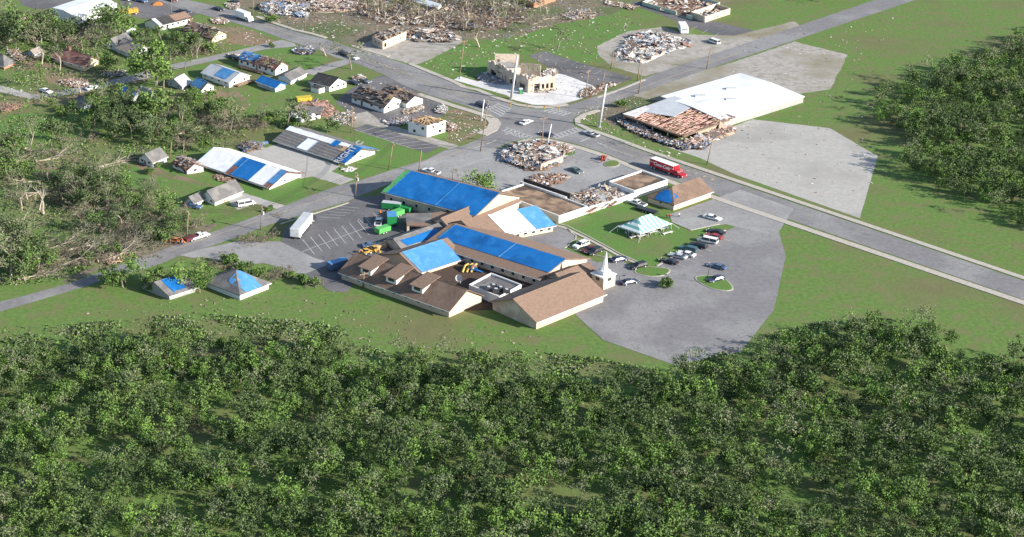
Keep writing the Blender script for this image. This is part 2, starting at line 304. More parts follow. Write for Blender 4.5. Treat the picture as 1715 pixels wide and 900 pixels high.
# paint
pz=.005*(max(l for q,l in LAYS)+1)+.004
mk=MB(); my=MB()
def stripe(b,a,c,wd):
    p,q=G(*a),G(*c); d=(q-p).normalized(); n=V((-d.y,d.x,0))*wd/2; z=V((0,0,pz)); b.poly([p-n+z,q-n+z,q+n+z,p+n+z])
def dash(b,a,c,n,wd,fr=.5):
    for i in range(n):
        t0=i/n; t1=t0+fr/n; stripe(b,(a[0]+(c[0]-a[0])*t0,a[1]+(c[1]-a[1])*t0),(a[0]+(c[0]-a[0])*t1,a[1]+(c[1]-a[1])*t1),wd)
cl=[(275,-4),(330,12),(400,30),(440,43),(500,62),(560,82),(610,97),(660,117),(720,138),(790,163)]
for a,b_ in zip(cl,cl[1:]): stripe(my,a,b_,.3)
for a,b_ in zip(cl[4:],cl[5:]): stripe(my,(a[0]-3,a[1]+4),(b_[0]-3,b_[1]+4),.22)
dash(my,(615,100),(700,130),6,.9,.25)
dash(mk,(500,68),(790,172),26,.16,.4); dash(mk,(500,58),(780,158),26,.16,.4)
for off in (-5,4): stripe(my,(1005,238+off),(1200,306+off),.22)
dash(my,(1150,286),(1205,305),4,.9,.3); dash(mk,(1010,232),(1200,297),20,.16,.4); stripe(mk,(1010,245),(1060,263),.25); stripe(mk,(720,150),(800,178),.2)
stripe(my,(960,192),(1110,134),.22); stripe(my,(1110,134),(1240,88),.22); stripe(my,(820,236),(720,272),.2); stripe(my,(650,296),(280,422),.18)
def cross(a,b_,c,d,n):      # ladder crossing between lines a-b and c-d
    stripe(mk,a,b_,.3); stripe(mk,c,d,.3)
    for i in range(n):
        t=(i+.5)/n; stripe(mk,(a[0]+(b_[0]-a[0])*t,a[1]+(b_[1]-a[1])*t),(c[0]+(d[0]-c[0])*t,c[1]+(d[1]-c[1])*t),.45)
cross((848,214),(896,231),(840,219),(884,236),7)
cross((930,234),(975,218),(922,229),(966,214),7)
cross((836,173),(815,184),(856,181),(838,196),5)
cross((905,186),(945,195),(925,182),(960,190),5)
for a,b_ in (((972,238),(990,230)),((990,230),(1002,226)),((820,183),(835,176)),((858,222),(846,226)),((858,222),(878,231)),((1000,240),(1016,244)),((940,187),(948,191)),((790,175),(806,180))): stripe(mk,a,b_,.4)
for x,y in ((830,236),(810,243)): stripe(mk,(x,y),(x-16,y+6),.3)
# church lot bays
for i in range(9):
    x=513+i*13.1-4; y=401-i*4.6+2
    stripe(mk,(x-2,y-1),(x+17.5,y+23.5),.16)
stripe(mk,(504,423),(628,376),.16)
for i in range(5): stripe(mk,(535+i*7,364-i*4.6),(570+i*8,366-i*4.2),.14)
for i in range(3): stripe(mk,(600+i*12,367-i*5),(608+i*12,374-i*5),.14)
# small bay, pile lot, car rows
for i in range(9):
    t=i/8; a=(591+t*101,217+t*33); c=(615+t*123,209+t*37); stripe(mk,a,c,.16)
stripe(mk,(591,217),(692,250),.2); stripe(mk,(591,217),(615,209),.2)
for i in range(7): stripe(mk,(938+i*10,294-i*4.5),(950+i*10,301-i*4.5),.14)
for i in range(9): stripe(mk,(742+i*10,286-i*3),(772+i*10,282-i*3),.12)
for i in range(7): stripe(mk,(1108+i*15,447-i*8.6),(1132+i*15,456-i*8.6),.14)
for i in range(6): stripe(mk,(945+i*13,104+i*5),(955+i*13,99+i*5),.12)
for i in range(3): stripe(mk,(1168+i*18,44+i*6),(1158+i*18,50+i*6),.14)
mk.build('road_marking',PAINT)['kind']='structure'; my.build('road_marking',YEL)['kind']='structure'
SHM=mat('weathered_motel_shingles',(.20,.195,.19),(.155,.15,.15),1.2,.9,.3,c3=(.27,.22,.18),sc3=.4,f3=(.56,.64),wave=(.3,'DIAGONAL',2))
# ---------------- buildings ----------------
RNG=random.Random(7)
def quadbox(b,p,q,h0,h1,th,mi=0):              # wall from p to q (local xy), thickness th
    p,q=V((p[0],p[1],0)),V((q[0],q[1],0)); d=(q-p); L=d.length; d.normalize(); n=V((-d.y,d.x,0))*th/2
    b.box((p+q)/2+V((0,0,(h0+h1)/2)),d*L/2,n,V((0,0,(h1-h0)/2)),mi)
def wallopen(b,p,q,h,th,ops,mi=0,h0=0):        # wall with openings: ops=[(t0,t1,z0,z1)] t along 0..1, sorted, z in metres
    P=lambda t:(p[0]+(q[0]-p[0])*t,p[1]+(q[1]-p[1])*t); t=0
    for (t0,t1,z0,z1) in ops:
        if t0>t: quadbox(b,P(t),P(t0),h0,h,th,mi)
        if z0>h0: quadbox(b,P(t0),P(t1),h0,z0,th,mi)
        if z1<h: quadbox(b,P(t0),P(t1),z1,h,th,mi)
        t=t1
    if t<1: quadbox(b,P(t),P(1),h0,h,th,mi)
def bld(name,label,A,B,C,eh,rh,ridge='u',kind='gable',wall=WWH,roof=SHG,over=.45,wu=0,wv=0,du=None,dv=None,patches=(),cat='house',group=None,chim=None,tilt=None,wz=(.42,.82),ww=1.1,hips=(1,1),holes=0):
    B0=G(*B); u=G(*A)-B0; v=G(*C)-B0; k=vp(*B); E=eh/k; R=rh/k; ctr=B0+(u+v)/2
    root=empty(name,ctr,label,cat,group); off=B0-ctr
    lu,lv=u.length,v.length; P=lambda s,t,z: off+u*s+v*t+V((0,0,z))
    a=ridge=='u'; run=(lu if a else lv); wid=(lv if a else lu); hf=min(.48,.5*wid/run)
    def rz(s,t):
        if kind in('flat','deck'): return E
        r,c=(s,t) if a else (t,s)
        z=E+(R-E)*(1-abs(2*c-1))
        if kind=='hip':
            if hips[0]: z=min(z,E+(R-E)*r/hf)
            if hips[1]: z=min(z,E+(R-E)*(1-r)/hf)
        if kind=='shed': z=E+(R-E)*c
        return z
    w_=MB()
    if kind in('deck',):                        # flat deck behind a parapet
        ph=E+.45; d=.16
        quadbox(w_,P(0,0,0),P(1,0,0),0,ph,.3); quadbox(w_,P(0,0,0),P(0,1,0),0,ph,.302); quadbox(w_,P(1,0,0),P(1,1,0),0,ph,.298); quadbox(w_,P(0,1,0),P(1,1,0),0,ph,.304)
    else:
        for (s0,t0),(s1,t1) in (((0,0),(1,0)),((1,0),(1,1)),((1,1),(0,1)),((0,1),(0,0))):
            ms,mt=(s0+s1)/2,(t0+t1)/2
            w_.poly([P(s0,t0,0),P(s1,t1,0),P(s1,t1,rz(s1,t1)-.09),P(ms,mt,rz(ms,mt)-.09),P(s0,t0,rz(s0,t0)-.09)])
        w_.poly([P(0,0,0),P(0,1,0),P(1,1,0),P(1,0,0)])
    wo=w_.build('wall',wall,root)
    rb=MB(); os_,ot=over/lu,over/lv; th=.2
    if kind=='flat': rb.slab([[P(-os_,-ot,E+.1),P(1+os_,-ot,E+.1),P(1+os_,1+ot,E+.1),P(-os_,1+ot,E+.1)]][:1],.25)
    elif kind=='deck': rb.bx(0,0,0,0,0,0) if 0 else rb.slab([[P(.005,.005,E),P(.995,.005,E),P(.995,.995,E),P(.005,.995,E)]],.2)
    elif kind=='shed': rb.slab([[P(-os_,-ot,rz(0,0)-over*.2),P(1+os_,-ot,rz(1,0)),P(1+os_,1+ot,rz(1,1)),P(-os_,1+ot,rz(0,1))]],.2)
    else:
        or_,oc=(os_,ot) if a else (ot,os_); sl=(R-E)*2; Q=(lambda r,c,z:P(r,c,z)) if a else (lambda r,c,z:P(c,r,z))
        el=E-sl*oc
        r0=-or_;r1=1+or_
        e0=(hf if hips[0] else -or_) if kind=='hip' else -or_; e1=((1-hf) if hips[1] else 1+or_) if kind=='hip' else 1+or_
        pol=[[Q(r0,-oc,el),Q(r1,-oc,el),Q(e1,.5,R),Q(e0,.5,R)],[Q(r0,1+oc,el),Q(e0,.5,R) if 1 else 0,Q(e1,.5,R),Q(r1,1+oc,el)]]
        pol[1]=[Q(r0,1+oc,el),Q(e0,.5,R),Q(e1,.5,R),Q(r1,1+oc,el)]
        if kind=='hip':
            if hips[0]: pol.append([Q(r0,-oc,el),Q(e0,.5,R),Q(r0,1+oc,el)])
            if hips[1]: pol.append([Q(r1,1+oc,el),Q(e1,.5,R),Q(r1,-oc,el)])
        pp=[]
        for p in pol:                            # face upward
            n=(V(p[1])-V(p[0])).cross(V(p[2])-V(p[0])); pp.append(p if n.z>0 else p[::-1])
        rb.slab(pp,th)
    ro=rb.build('roof',roof,root)
    if kind in('gable','hip') and not holes:     # ridge capping, proud of the shingles
        c_=MB(); c_.tube(Q(e0+.01,.5,R+.02),Q(e1-.01,.5,R+.02),.09,.09,5); c_.build('ridge_cap',roof,ro)
        if over>0:
            f_=MB(); q0,q1=Q(r0,-oc,el-.14),Q(r1,-oc,el-.14); dd=(q1-q0).normalized(); pn=V((-dd.y,dd.x,0)); pn=pn if pn.dot(q0-Q(r0,.5,0))>0 else -pn
            f_.box((q0+q1)/2+pn*.05,dd*((q1-q0).length/2),pn*.04,V((0,0,.09))); f_.build('gutter',FRAME,root)
    for pt in patches:
        pname,m,s0,s1,t0,t1=pt[:6]; b=MB(); nu=max(2,int(abs(s1-s0)*lu/1.2)); nv=max(2,int(abs(t1-t0)*lv/.9)); rag=pt[6] if len(pt)>6 else 0
        rr=random.Random(hash((round(A[0]),round(s0*100),round(t0*100)))&0xffff); ids={}
        if s0<=0: s0-=os_*.98
        if t0<=0: t0-=ot*.98
        if s1>=1: s1+=os_*.98
        if t1>=1: t1+=ot*.98
        tl=[t0+(t1-t0)*j/nv for j in range(nv+1)]; slist=[s0+(s1-s0)*i/nu for i in range(nu+1)]
        if a and t0<.5<t1: tl=sorted(set(tl+[.5]))
        if (not a) and s0<.5<s1: slist=sorted(set(slist+[.5]))
        nv=len(tl)-1; nu=len(slist)-1; base=len(b.v)
        for i,s_ in enumerate(slist):
            for j,t_ in enumerate(tl):
                js=js2=0
                if rag and (i in(0,nu) or j in(0,nv)): js=rr.uniform(-rag,rag); js2=rr.uniform(-rag,rag)
                ss=min(max(s_+js,-os_),1+os_); tt=min(max(t_+js2,-ot),1+ot)
                q=P(ss,tt,rz(ss,tt)); wob=MN.noise(V((q.x+ctr.x,q.y+ctr.y,0))*.5)*.05
                b.v.append(tuple(q+V((0,0,.09+wob+rr.uniform(0,.025)))))
        for i in range(nu):
            for j in range(nv):
                n=base+i*(nv+1)+j; f=(n,n+nv+1,n+nv+2,n+1)
                x=(V(b.v[f[1]])-V(b.v[f[0]])).cross(V(b.v[f[3]])-V(b.v[f[0]]))
                b.f.append(f if x.z>0 else f[::-1]); b.m.append(0)
        b.build(pname,m,ro,smooth=True)
        if 'tarp' in pname and not rag:          # battens nailed along the edge
            bt=MB()
            for s_ in (s0+.002,s1-.002): bt.tube(P(s_,t0,rz(s_,t0)+.15),P(s_,min(t1,.5) if a else t1,rz(s_,min(t1,.5) if a else t1)+.15),0.04,.04,4)
            bt.build('batten',TARL,ro)
    def opening(pn,face,c,w,z0,z1,mfr=FRAME,mp=GLASS):
        L=lu if face=='u' else lv; h=w/2/L
        e=(u if face=='u' else v).normalized(); n=(v if face=='u' else u); n=(V((e.y,-e.x,0))); n=n if n.dot(v if face=='u' else u)<0 else -n
        q=P(c,0,(z0+z1)/2) if face=='u' else P(0,c,(z0+z1)/2)
        f=MB(); f.box(q,e*w/2,n*.05,V((0,0,(z1-z0)/2))); fo=f.build(pn,mfr,root)
        g_=MB(); g_.box(q+n*.06,e*(w/2-.1),n*.012,V((0,0,(z1-z0)/2-.09))); g_.build('pane' if pn=='window' else 'door_leaf',mp,fo)
    for face,nn,dd in (('u',wu,du),('v',wv,dv)):
        for i in range(nn):
            c=(i+.5)/nn
            if dd is not None and abs(c-dd)<.06: continue
            opening('window',face,c,ww,E*wz[0],E*wz[1])
        if dd is not None: opening('door',face,dd,.95,.02,E*.8,FRAME,DGREY if RNG.random()<.5 else WOODP)
    if chim:
        s_,t_=chim; z=rz(s_,t_); c=MB(); c.bx(-.35,.35,-.3,.3,-.5,1.0); c.bx(-.42,.42,-.37,.37,1.0,1.12); c.build('chimney',WBR,ro,loc=P(s_,t_,z))
    if tilt: root.rotation_euler=tilt
    if holes:
        hb=MB(); rr=random.Random(holes)
        for _ in range(holes*5):
            s_,t_=rr.uniform(.05,.95),rr.uniform(.03,.97); q=P(s_,t_,rz(s_,t_)+.12); an=rr.uniform(0,3.14); l=rr.uniform(.4,1.5)
            e=V((math.cos(an),math.sin(an),rr.uniform(-.2,.2))); hb.box(q,e*l,V((-e.y,e.x,0))*rr.uniform(.08,.5),V((0,0,.04)),rr.randrange(3))
        tag(hb.build('torn_roofing',[DT if roof is not SHDM else DB,DB,DG],ro),kind='stuff')
    return root
# white warehouse, top left
bld('warehouse','large white metal warehouse at the top left corner beyond the dense trees',(89,27),(128,43),(196,20),14,17,'v',wall=MROOF,roof=MROOF,over=.1,wv=4,cat='warehouse',wz=(.3,.6))
bld('house','long white building with a dark and tan patched roof beside the top parking lot',(243,45),(267,52),(321,39),9,16,'v',roof=SHD,over=.25,wv=6,dv=.9,patches=[('white_patch',MROOFG,.0,1,0,.1),('tan_patch',SHT,.03,.47,.5,1),('dark_patch',SHD,.03,.4,.15,.48)])
bld('house','burnt brown house with a scorched dark roof and orange brick end',(306,58),(355,73),(379,64),8,18,'u',wall=WCR,roof=SHD,over=.3,wu=2,wv=2,patches=[('tan_patch',SHT,.5,1,0,.5,.03),('brown_patch',SHB,.02,.35,0,.35,.04)],holes=10,chim=(.95,.5))
bld('house','rose grey roofed house between the bright tree and the red roofed house',(196,88),(229,101),(253,91),9,19,'u',wall=WWH,roof=SHPK,over=.4,wv=2,wu=2,patches=[('pale_patch',MROOF,.55,.9,.5,.95,.03)])
bld('house','dark grey gabled wing with a white fascia left of the rose grey roof',(174,78),(200,88),(224,78),8,18,'v',wall=WWH,roof=SHG,over=.4,wu=1)
bld('shed','small white shed between the tall leafy tree and the grey gabled wing',(211,57),(214,60),(226,54),4,6,'v',roof=MROOF,cat='shed')
bld('house','rusty red hip roofed house with cream walls and a brick chimney',(84,102),(141,120),(165,108),9,19,'u','hip',wall=WCR,roof=SHR,over=.4,wu=4,wv=2,du=.62,chim=(.6,.5),hips=(0,1))
bld('house','blue grey roofed brick house cut by the left edge of the picture',(-44,100),(7,117),(25,109),7,18,'u','hip',wall=WBR,roof=SHG,over=.4,wu=3,wv=1)
bld('house','tiny grey house with a rose gable beside the pale split tree',(47,93),(58,98),(71,92),7,11,'v',wall=WBL,roof=SHPK,over=.3,wu=1)
bld('house','pale grey metal roofed house above the ragged blue tarp house',(281,143),(305,151),(320,143),7,15,'v',wall=WBL,roof=MROOFG,over=.4,wu=2,chim=(.9,.1))
bld('house','small white house under a crumpled blue tarp among the middle trees',(321,150),(338,159),(358,152),9,17,'u',wall=WWH,roof=SHG,over=.3,wv=2,wu=1,patches=[('blue_tarp',TARL,.1,1,-.0,.5,.03),('blue_tarp',TARB,.3,1,.5,1,.04)])
bld('house','faded green roofed house half hidden in the thicket',(228,165),(249,173),(263,165),8,17,'u',wall=WWH,roof=SHGN,over=.4,wv=2,holes=3)
bld('house','low house with narrow blue tarps left of the faded green roof',(198,161),(222,172),(238,164),7,14,'u',wall=WGR,roof=SHG,over=.4,patches=[('blue_tarp',TARB,.6,1,.0,.5,.04),('light_blue_tarp',TARL,.0,.35,.0,.4,.04)])
bld('house','grey gabled cottage at the left end of the dark thicket',(124,179),(140,186),(160,178),8,15,'u',wall=WBL,roof=SHG,over=.4,wu=1)
r=bld('house','dark roofed cottage with a white framed screen porch in the thicket',(212,203),(236,210),(256,202),7,13,'v',wall=WDK,roof=SHG,over=.4)
b=MB(); e=G(256,202)-G(236,210); o0=G(236,210)-r.location; nn=V((e.y,-e.x,0)).normalized()*.1
for i in range(5): b.box(o0+e*(i/4)+nn+V((0,0,.8)),V((.06,0,0)),V((0,.06,0)),V((0,0,.75)))
b.box(o0+e*.5+nn*1.5+V((0,0,.15)),e*.5,nn*.4,V((0,0,.07))); b.box(o0+e*.5+nn*1.5+V((0,0,1.5)),e*.5,nn*.4,V((0,0,.06))); b.build('porch_frame',FRAME,r)
# the row of small houses below the main road
r=bld('house','white house under a bright blue tarp beside torn red roofing',(400,110),(461,128),(482,121),12,21,'u',roof=SHR,over=.3,wu=6,wv=1,du=.5,patches=[('blue_tarp',TARL,.5,1,.22,.62,.03),('blue_tarp',TARL,.62,1,0,.3,.03)],holes=9)
b=MB(); u_=G(400,110)-G(461,128); o0=G(461,128)-r.location
for i in range(9):
    q=o0+u_*(.3+.08*i)+V((-.8,-1.6,.5)); b.box(q,V((.05,0,0)),V((0,.05,0)),V((0,0,.5)))
b.box(o0+u_*.62+V((-.4,-.9,.35)),u_*.35,V((-.4,-.9,0)),V((0,0,.06))); b.box(o0+u_*.62+V((-.8,-1.7,1.0)),u_*.34,V((-.03,-.06,0)),V((0,0,.05))); b.build('front_deck',WOODP,r)
r=bld('house','pale blue house with a grey metal roof and one blue tarp over its front gable',(339,131),(384,147),(418,136),10,19,'u',wall=WWH,roof=MROOFG,over=.4,wu=4,wv=2,patches=[('blue_tarp',TARL,.15,.58,.02,.5,.01)])
b=MB(); v_=G(418,136)-G(384,147); o0=G(384,147)-r.location; nn=V((v_.y,-v_.x,0)).normalized()
b.box(o0+v_*.62+nn*1.2+V((0,0,.5)),v_*.42,nn*1.1,V((0,0,.06)))
for i in range(8): b.box(o0+v_*(.22+.115*i)+nn*2.2+V((0,0,.5)),V((.05,0,0)),V((0,.05,0)),V((0,0,.5)))
b.box(o0+v_*.62+nn*2.2+V((0,0,.98)),v_*.42,nn*.05,V((0,0,.05))); b.build('porch',WOODP,r)
bld('shed','long low pale shed under a smooth bright blue metal roof',(431,144),(461,155),(478,149),9,14,'u',wall=WBL,roof=TARB,over=.5,wu=4,cat='shed')
bld('house','low white building with a dull grey roof behind the blue roofed shed',(466,134),(487,142),(513,129),7,13,'v',roof=SHG,over=.3,wv=3)
r=bld('house','white house with a plain black roof and a front bay',(520,146),(552,154),(580,146),10,20,'u',roof=SHD,over=.35,wv=3,wu=2)
r2=MB(); q=G(526,151)-r.location; 
ux=(G(520,146)-G(552,154)).normalized(); vx=(G(580,146)-G(552,154)).normalized()
r2.box(q+ux*-2.2-vx*.7+V((0,0,.8)),ux*1.6,vx*1.2,V((0,0,.8))); r2.build('bay',WWH,r); r3=MB(); r3.box(q+ux*-2.2-vx*.7+V((0,0,1.75)),ux*1.8,vx*1.5,V((0,0,.14)),taper=.5); r3.build('bay_roof',SHD,r)
bld('ruined_house','long white building with dark stripped shingles torn open at its near gable',(589,172),(643,190),(674,178),11,23,'u',roof=SHDM,over=.4,wu=4,wv=2,du=.68,holes=14,patches=[('bare_decking',DECK2,.0,.14,.3,.9,.04)],cat='house')
bld('ruined_house','rear white block with dark roof and torn plywood beside the main road',(637,163),(681,182),(708,174),10,18,'u',roof=SHDM,over=.3,wv=0,wu=1,holes=16,patches=[('bare_decking',DECK2,.3,.6,.0,.7,.05)],cat='house')
# two-storey block without roof
def ruin(name,label,A,B,C,eh,wall,cat='building',group=None,floor=DB,raft=0,ops_u=(),ops_v=(),back=(1,1),th=.3,fz=.7,deb=40,dm=(DW,DT,DB,DG)):
    B0=G(*B); u=G(*A)-B0; v=G(*C)-B0; E=eh/vp(*B); ctr=B0+(u+v)/2; root=empty(name,ctr,label,cat,group); o=B0-ctr
    P=lambda s,t:(o+u*s+v*t)
    for (p,q,ops,hh) in ((P(0,0),P(1,0),ops_u,1),(P(0,0),P(0,1),ops_v,1),(P(1,0),P(1,1),(),back[0]),(P(0,1),P(1,1),(),back[1])):
        if hh<=0: continue
        w_=MB(); wallopen(w_,p,q,E*hh,th,[(a_,b_,z0*E,z1*E) for a_,b_,z0,z1 in ops]); w_.build('wall',wall,root)
    f=MB(); f.poly([P(.01,.01)+V((0,0,E*fz)),P(.01,.99)+V((0,0,E*fz)),P(.99,.99)+V((0,0,E*fz)),P(.99,.01)+V((0,0,E*fz))]); f.build('floor_deck',floor,root)
    if raft:
        c=P(.5,.5)+V((0,0,E*1.35)); rf=MB()
        for i in range(raft):
            t=i/raft
            for q in (P(t,0),P(1,t),P(1-t,1),P(0,1-t)):
                m_=q.lerp(c,.98 if i==0 else RNG.uniform(.5,.98)); rf.tube(q+V((0,0,E)),V((m_.x,m_.y,E+(E*.35)*((m_-q).length/max(.1,(c-q).length)))),.09,.09,4)
        rf.build('rafters',WOODN,root)
    if deb:
        d=MB(); rr=random.Random(len(label))
        for _ in range(deb):
            q=P(rr.uniform(.05,.95),rr.uniform(.05,.95))+V((0,0,E*fz+rr.uniform(.05,.6))); an=rr.uniform(0,6.3); e=V((math.cos(an),math.sin(an),rr.uniform(-.4,.4))).normalized(); l=rr.uniform(.3,1.4)
            d.box(q,e*l,V((-e.y,e.x,0)).normalized()*rr.uniform(.08,.6),V((0,0,rr.uniform(.03,.2))),rr.randrange(len(dm)))
        tag(d.build('loose_rubble',list(dm),root),kind='stuff')
    return root,P,E
ruin('ruined_building','square two storey white block with bare brown rafters for a roof',(684,222),(715,230),(745,221),19,WWH,ops_u=[(.15,.3,.55,.8),(.6,.75,.15,.4)],ops_v=[(.3,.38,.6,.85),(.62,.78,.1,.35),(.8,.88,.6,.85)],raft=5,floor=DK,fz=.9,deb=50,dm=(DB,DT,WOODN,DB))
# roofless two storey shop with tall parapets
r,P,E=ruin('ruined_building','tall tan brick shop building without a roof beside the white concrete apron',(817,124),(884,155.5),(929,150),22,WTN,floor=DW,fz=.42,th=.4,back=(1.0,.55),deb=260,dm=(DW,DW,DT,DT,DB),
  ops_u=[(.06,.2,.12,.55),(.28,.44,.1,.5),(.52,.56,.1,.5),(.6,.8,.15,.45),(.62,.72,.62,.85),(.78,.92,.1,.52)],ops_v=[(.07,.16,.15,.45),(.07,.16,.62,.85),(.22,.42,.02,.6),(.5,.6,.15,.55),(.66,.76,.15,.55),(.82,.92,.15,.55)])
u_=G(817,124)-G(884,155.5); v_=G(929,150)-G(884,155.5)
w_=MB(); wallopen(w_,P(1.0,.25),P(.85,.95),E*1.5,.45,[(.1,.2,.75*E,1.1*E)]); w_.build('back_wall',WTN,r)
w_=MB(); wallopen(w_,P(.55,.55),P(.35,1.0),E*1.35,.35,[(.12,.2,.95*E,1.2*E),(.35,.43,.95*E,1.2*E),(.58,.66,.95*E,1.2*E),(.8,.88,.95*E,1.2*E)]); w_.build('upper_wall',WTN,r)
w_=MB(); wallopen(w_,P(.55,.0),P(.55,.55),E*1.0,.35,[]); w_.build('cross_wall',WTN,r)
w_=MB(); w_.poly([P(.56,.02)+V((0,0,E*.86)),P(.56,.6)+V((0,0,E*.92)),P(.99,.75)+V((0,0,E*.92)),P(.99,.02)+V((0,0,E*.86))]); w_.build('roof_deck',WGR,r)
rr=random.Random(21)
for i in range(16):
    sd=rr.choice((0,1)); t=rr.uniform(.05,.95); q=P(t,0) if sd==0 else P(0,t); e=(u_ if sd==0 else v_).normalized(); b=MB(); hh=rr.uniform(.15,.5); b.box(q+V((0,0,E+hh)),e*rr.uniform(.5,1.6),V((-e.y,e.x,0))*.17,V((0,0,hh)),0,rr.uniform(.3,.9)); b.build('broken_wall_top',WTN,r)
b=MB(); wallopen(b,P(.02,0),P(.0,.3),E*1.0,.3,[]) if 0 else None
# burnt low building by the far verge
ruin('ruined_building','low charred brick building with its roof gone next to the far pavement',(624,73.5),(641,83),(680,66),13,WTN,floor=DECK,fz=.88,back=(1,1),ops_u=[(.3,.42,.4,.7),(.6,.7,.4,.7)],ops_v=[(.05,.14,.2,.7),(.4,.45,.4,.6),(.7,.75,.4,.6)],deb=120,dm=(DB,DB,DT,DG))
# motels
r=bld('motel','long motel with white and blue tarps across its stripped grey roof',(465,241),(578,277),(628,258),8,20,'u',roof=SHM,over=1.0,wu=14,wv=1,cat='motel',ww=1.3,patches=[('white_tarp',TARW,.35,1.0,.34,.50),('blue_tarp',TARB,.27,.35,.3,.50),('white_tarp',TARW,.115,.265,.38,.5),('white_tarp',TARW,.52,.68,.0,.30),('plywood_patch',DECK2,.12,.2,.24,.4,.02),('blue_tarp',TARB,.0,.11,.0,.49),('light_blue_tarp',TARL,.0,.12,.52,1,.02)])
MOT=r
def text_on(body,size,o,ex,ey,parent,m,name='lettering',shear=0,th=.02):
    cu=bpy.data.curves.new('t','FONT'); cu.body=body; cu.size=size; cu.shear=shear; cu.extrude=th; cu.align_x='CENTER'; cu.align_y='CENTER'; cu.offset=size*.02
    to=bpy.data.objects.new('t',cu); COL.objects.link(to); dg=bpy.context.evaluated_depsgraph_get(); me=bpy.data.meshes.new_from_object(to.evaluated_get(dg)); bpy.data.objects.remove(to)
    me.materials.clear(); me.materials.append(m); me.name=name
    ex=V(ex).normalized(); ey=V(ey); ey=(ey-ex*ey.dot(ex)).normalized(); n=ex.cross(ey); ob=bpy.data.objects.new(name,me); COL.objects.link(ob); ob.parent=parent
    ob.matrix_local=M(((ex.x,ey.x,n.x,o[0]),(ex.y,ey.y,n.y,o[1]),(ex.z,ey.z,n.z,o[2]),(0,0,0,1))); return ob
u_=G(465,241)-G(578,277); v_=G(628,258)-G(578,277); k=vp(578,277); E_,R_=8/k,20/k
o0=G(578,277)-r.location
slope=v_*.5+V((0,0,R_-E_))
text_on('RIGHT C',2.9,o0+u_*.055+v_*.25+V((0,0,(E_+R_)/2+.34)),slope,u_,r,PAINT)
r=bld('motel','shorter motel under big white and blue tarps nearer the wrecked cottage',(336,279),(451,318),(504,296),8,21,'u',roof=SHR,over=1.0,wu=12,wv=1,cat='motel',ww=1.3,patches=[('white_tarp',TARW,.60,1.0,.0,.99),('white_tarp',TARW,.0,.595,.52,.99),('blue_tarp',TARB,.27,.52,.0,.5),('blue_tarp',TARB,.525,.595,.2,.5),('white_tarp',TARW,.05,.265,.0,.5),('light_blue_tarp',TARL,.0,.045,.05,.48,.01)])
bld('house','small white cottage with a grey gable roof above the curved track',(233,273),(256,281),(279,271),10,20,'v',roof=SHG,over=.4,wu=2,du=.55)
bld('ruined_house','leaning red shingled cottage knocked off its base beside the white motel',(290,281),(314,292),(341,288),10,18,'u',wall=WWH,roof=SHR,over=.3,wu=2,wv=1,du=.15,holes=7,tilt=(.10,-.06,0))
bld('house','white bungalow with a long grey roof beside the curved driveway',(337,335),(360,345),(405,327),9,21,'v',roof=SHG,over=.4,wv=6,dv=.35,wu=2)
bld('garage','small white garage wing with a grey gable at the end of the bungalow',(311,341),(325,347),(341,340),8,15,'v',roof=SHG,over=.4,cat='garage')
bld('house','dark hip roofed house under a blue tarp at the bottom edge',(343,480),(402,503),(450,484),12,31,'v','hip',wall=WWH,roof=SHG,over=.5,wv=3,patches=[('blue_tarp',TARL,.0,.46,.14,.72,.02)])
bld('house','low house with a dark roof and blue tarp below the bright green tree',(238,484),(284,503),(328,489),9,22,'v',wall=WGR,roof=SHG,over=.4,patches=[('blue_tarp',TARB,.05,.5,.2,.7,.03)])
# brown roofed house by the trailer lot
bld('house','cream house with a brown roof and a blue tarp over one hip by the truck',(1085,339),(1128,353),(1190,331),12,27,'v','hip',wall=WCR,roof=SHB,over=.5,wv=4,wu=1,hips=(1,0),patches=[('blue_tarp',TARB,.12,.72,.0,.20,.01)])
bld('wing','cross gabled rear wing with a brown roof nearest the road',(1155,322),(1185,334),(1196,329),12,26,'u',wall=WCR,roof=SHB,over=.5,cat='house wing') if 0 else None
# right hand warehouse and its wrecked canopy roof
bld('warehouse','big white flat roofed warehouse at the right edge',(1107,172),(1212,214),(1345,172),11,14,'v',wall=WGR,roof=MROOF,over=.2,cat='warehouse',wu=0); WH=bpy.data.objects['warehouse.001']
for s_,t_ in ((.3,.25),(.6,.4),(.35,.6)):
    q=G(1107,172)+(G(1212,214)-G(1107,172))*s_+(G(1345,172)-G(1212,214))*t_-WH.location; b=MB(); b.box(q+V((0,0,2.5)),V((1.6,0,0)),V((0,.8,0)),V((0,0,.35))); b.build('roof_vent',STEEL,WH)
B0=G(1142,240);u=G(1041,203)-B0;v=G(1230,208)-B0;E=12/vp(1142,240);c0=B0+(u+v)/2
r=empty('wrecked_store',c0,'wrecked store with bare brown roof joists in front of the white warehouse','store'); o=B0-c0; P=lambda s,t,z:o+u*s+v*t+V((0,0,z))
b=MB()
for s0,s1,t0,t1 in ((0,1,0,.012),(0,1,.985,1),(0,.012,0,1),(.985,1,0,1)): b.slab([[P(s0-.01,t0-.01,E),P(s1+.01,t0-.01,E),P(s1+.01,t1+.01,E),P(s0-.01,t1+.01,E)]],.45)
b.build('fascia',SHB,r)
b=MB(); rr=random.Random(5)
for i in range(26):
    s=i/26+.01; q0,q1=P(s,.01,E-.05),P(s,.985,E-.05); k_=0
    while k_<9:
        a0,a1=q0.lerp(q1,k_/9),q0.lerp(q1,(k_+1)/9); k_+=1
        if rr.random()<.12: continue
        b.tube(a0+V((0,0,rr.uniform(-.25,.1))),a1+V((0,0,rr.uniform(-.25,.1))),.13,.13,4,rr.choice((0,0,1)))
b.build('joists',[DP,WOODP],r)
b=MB()
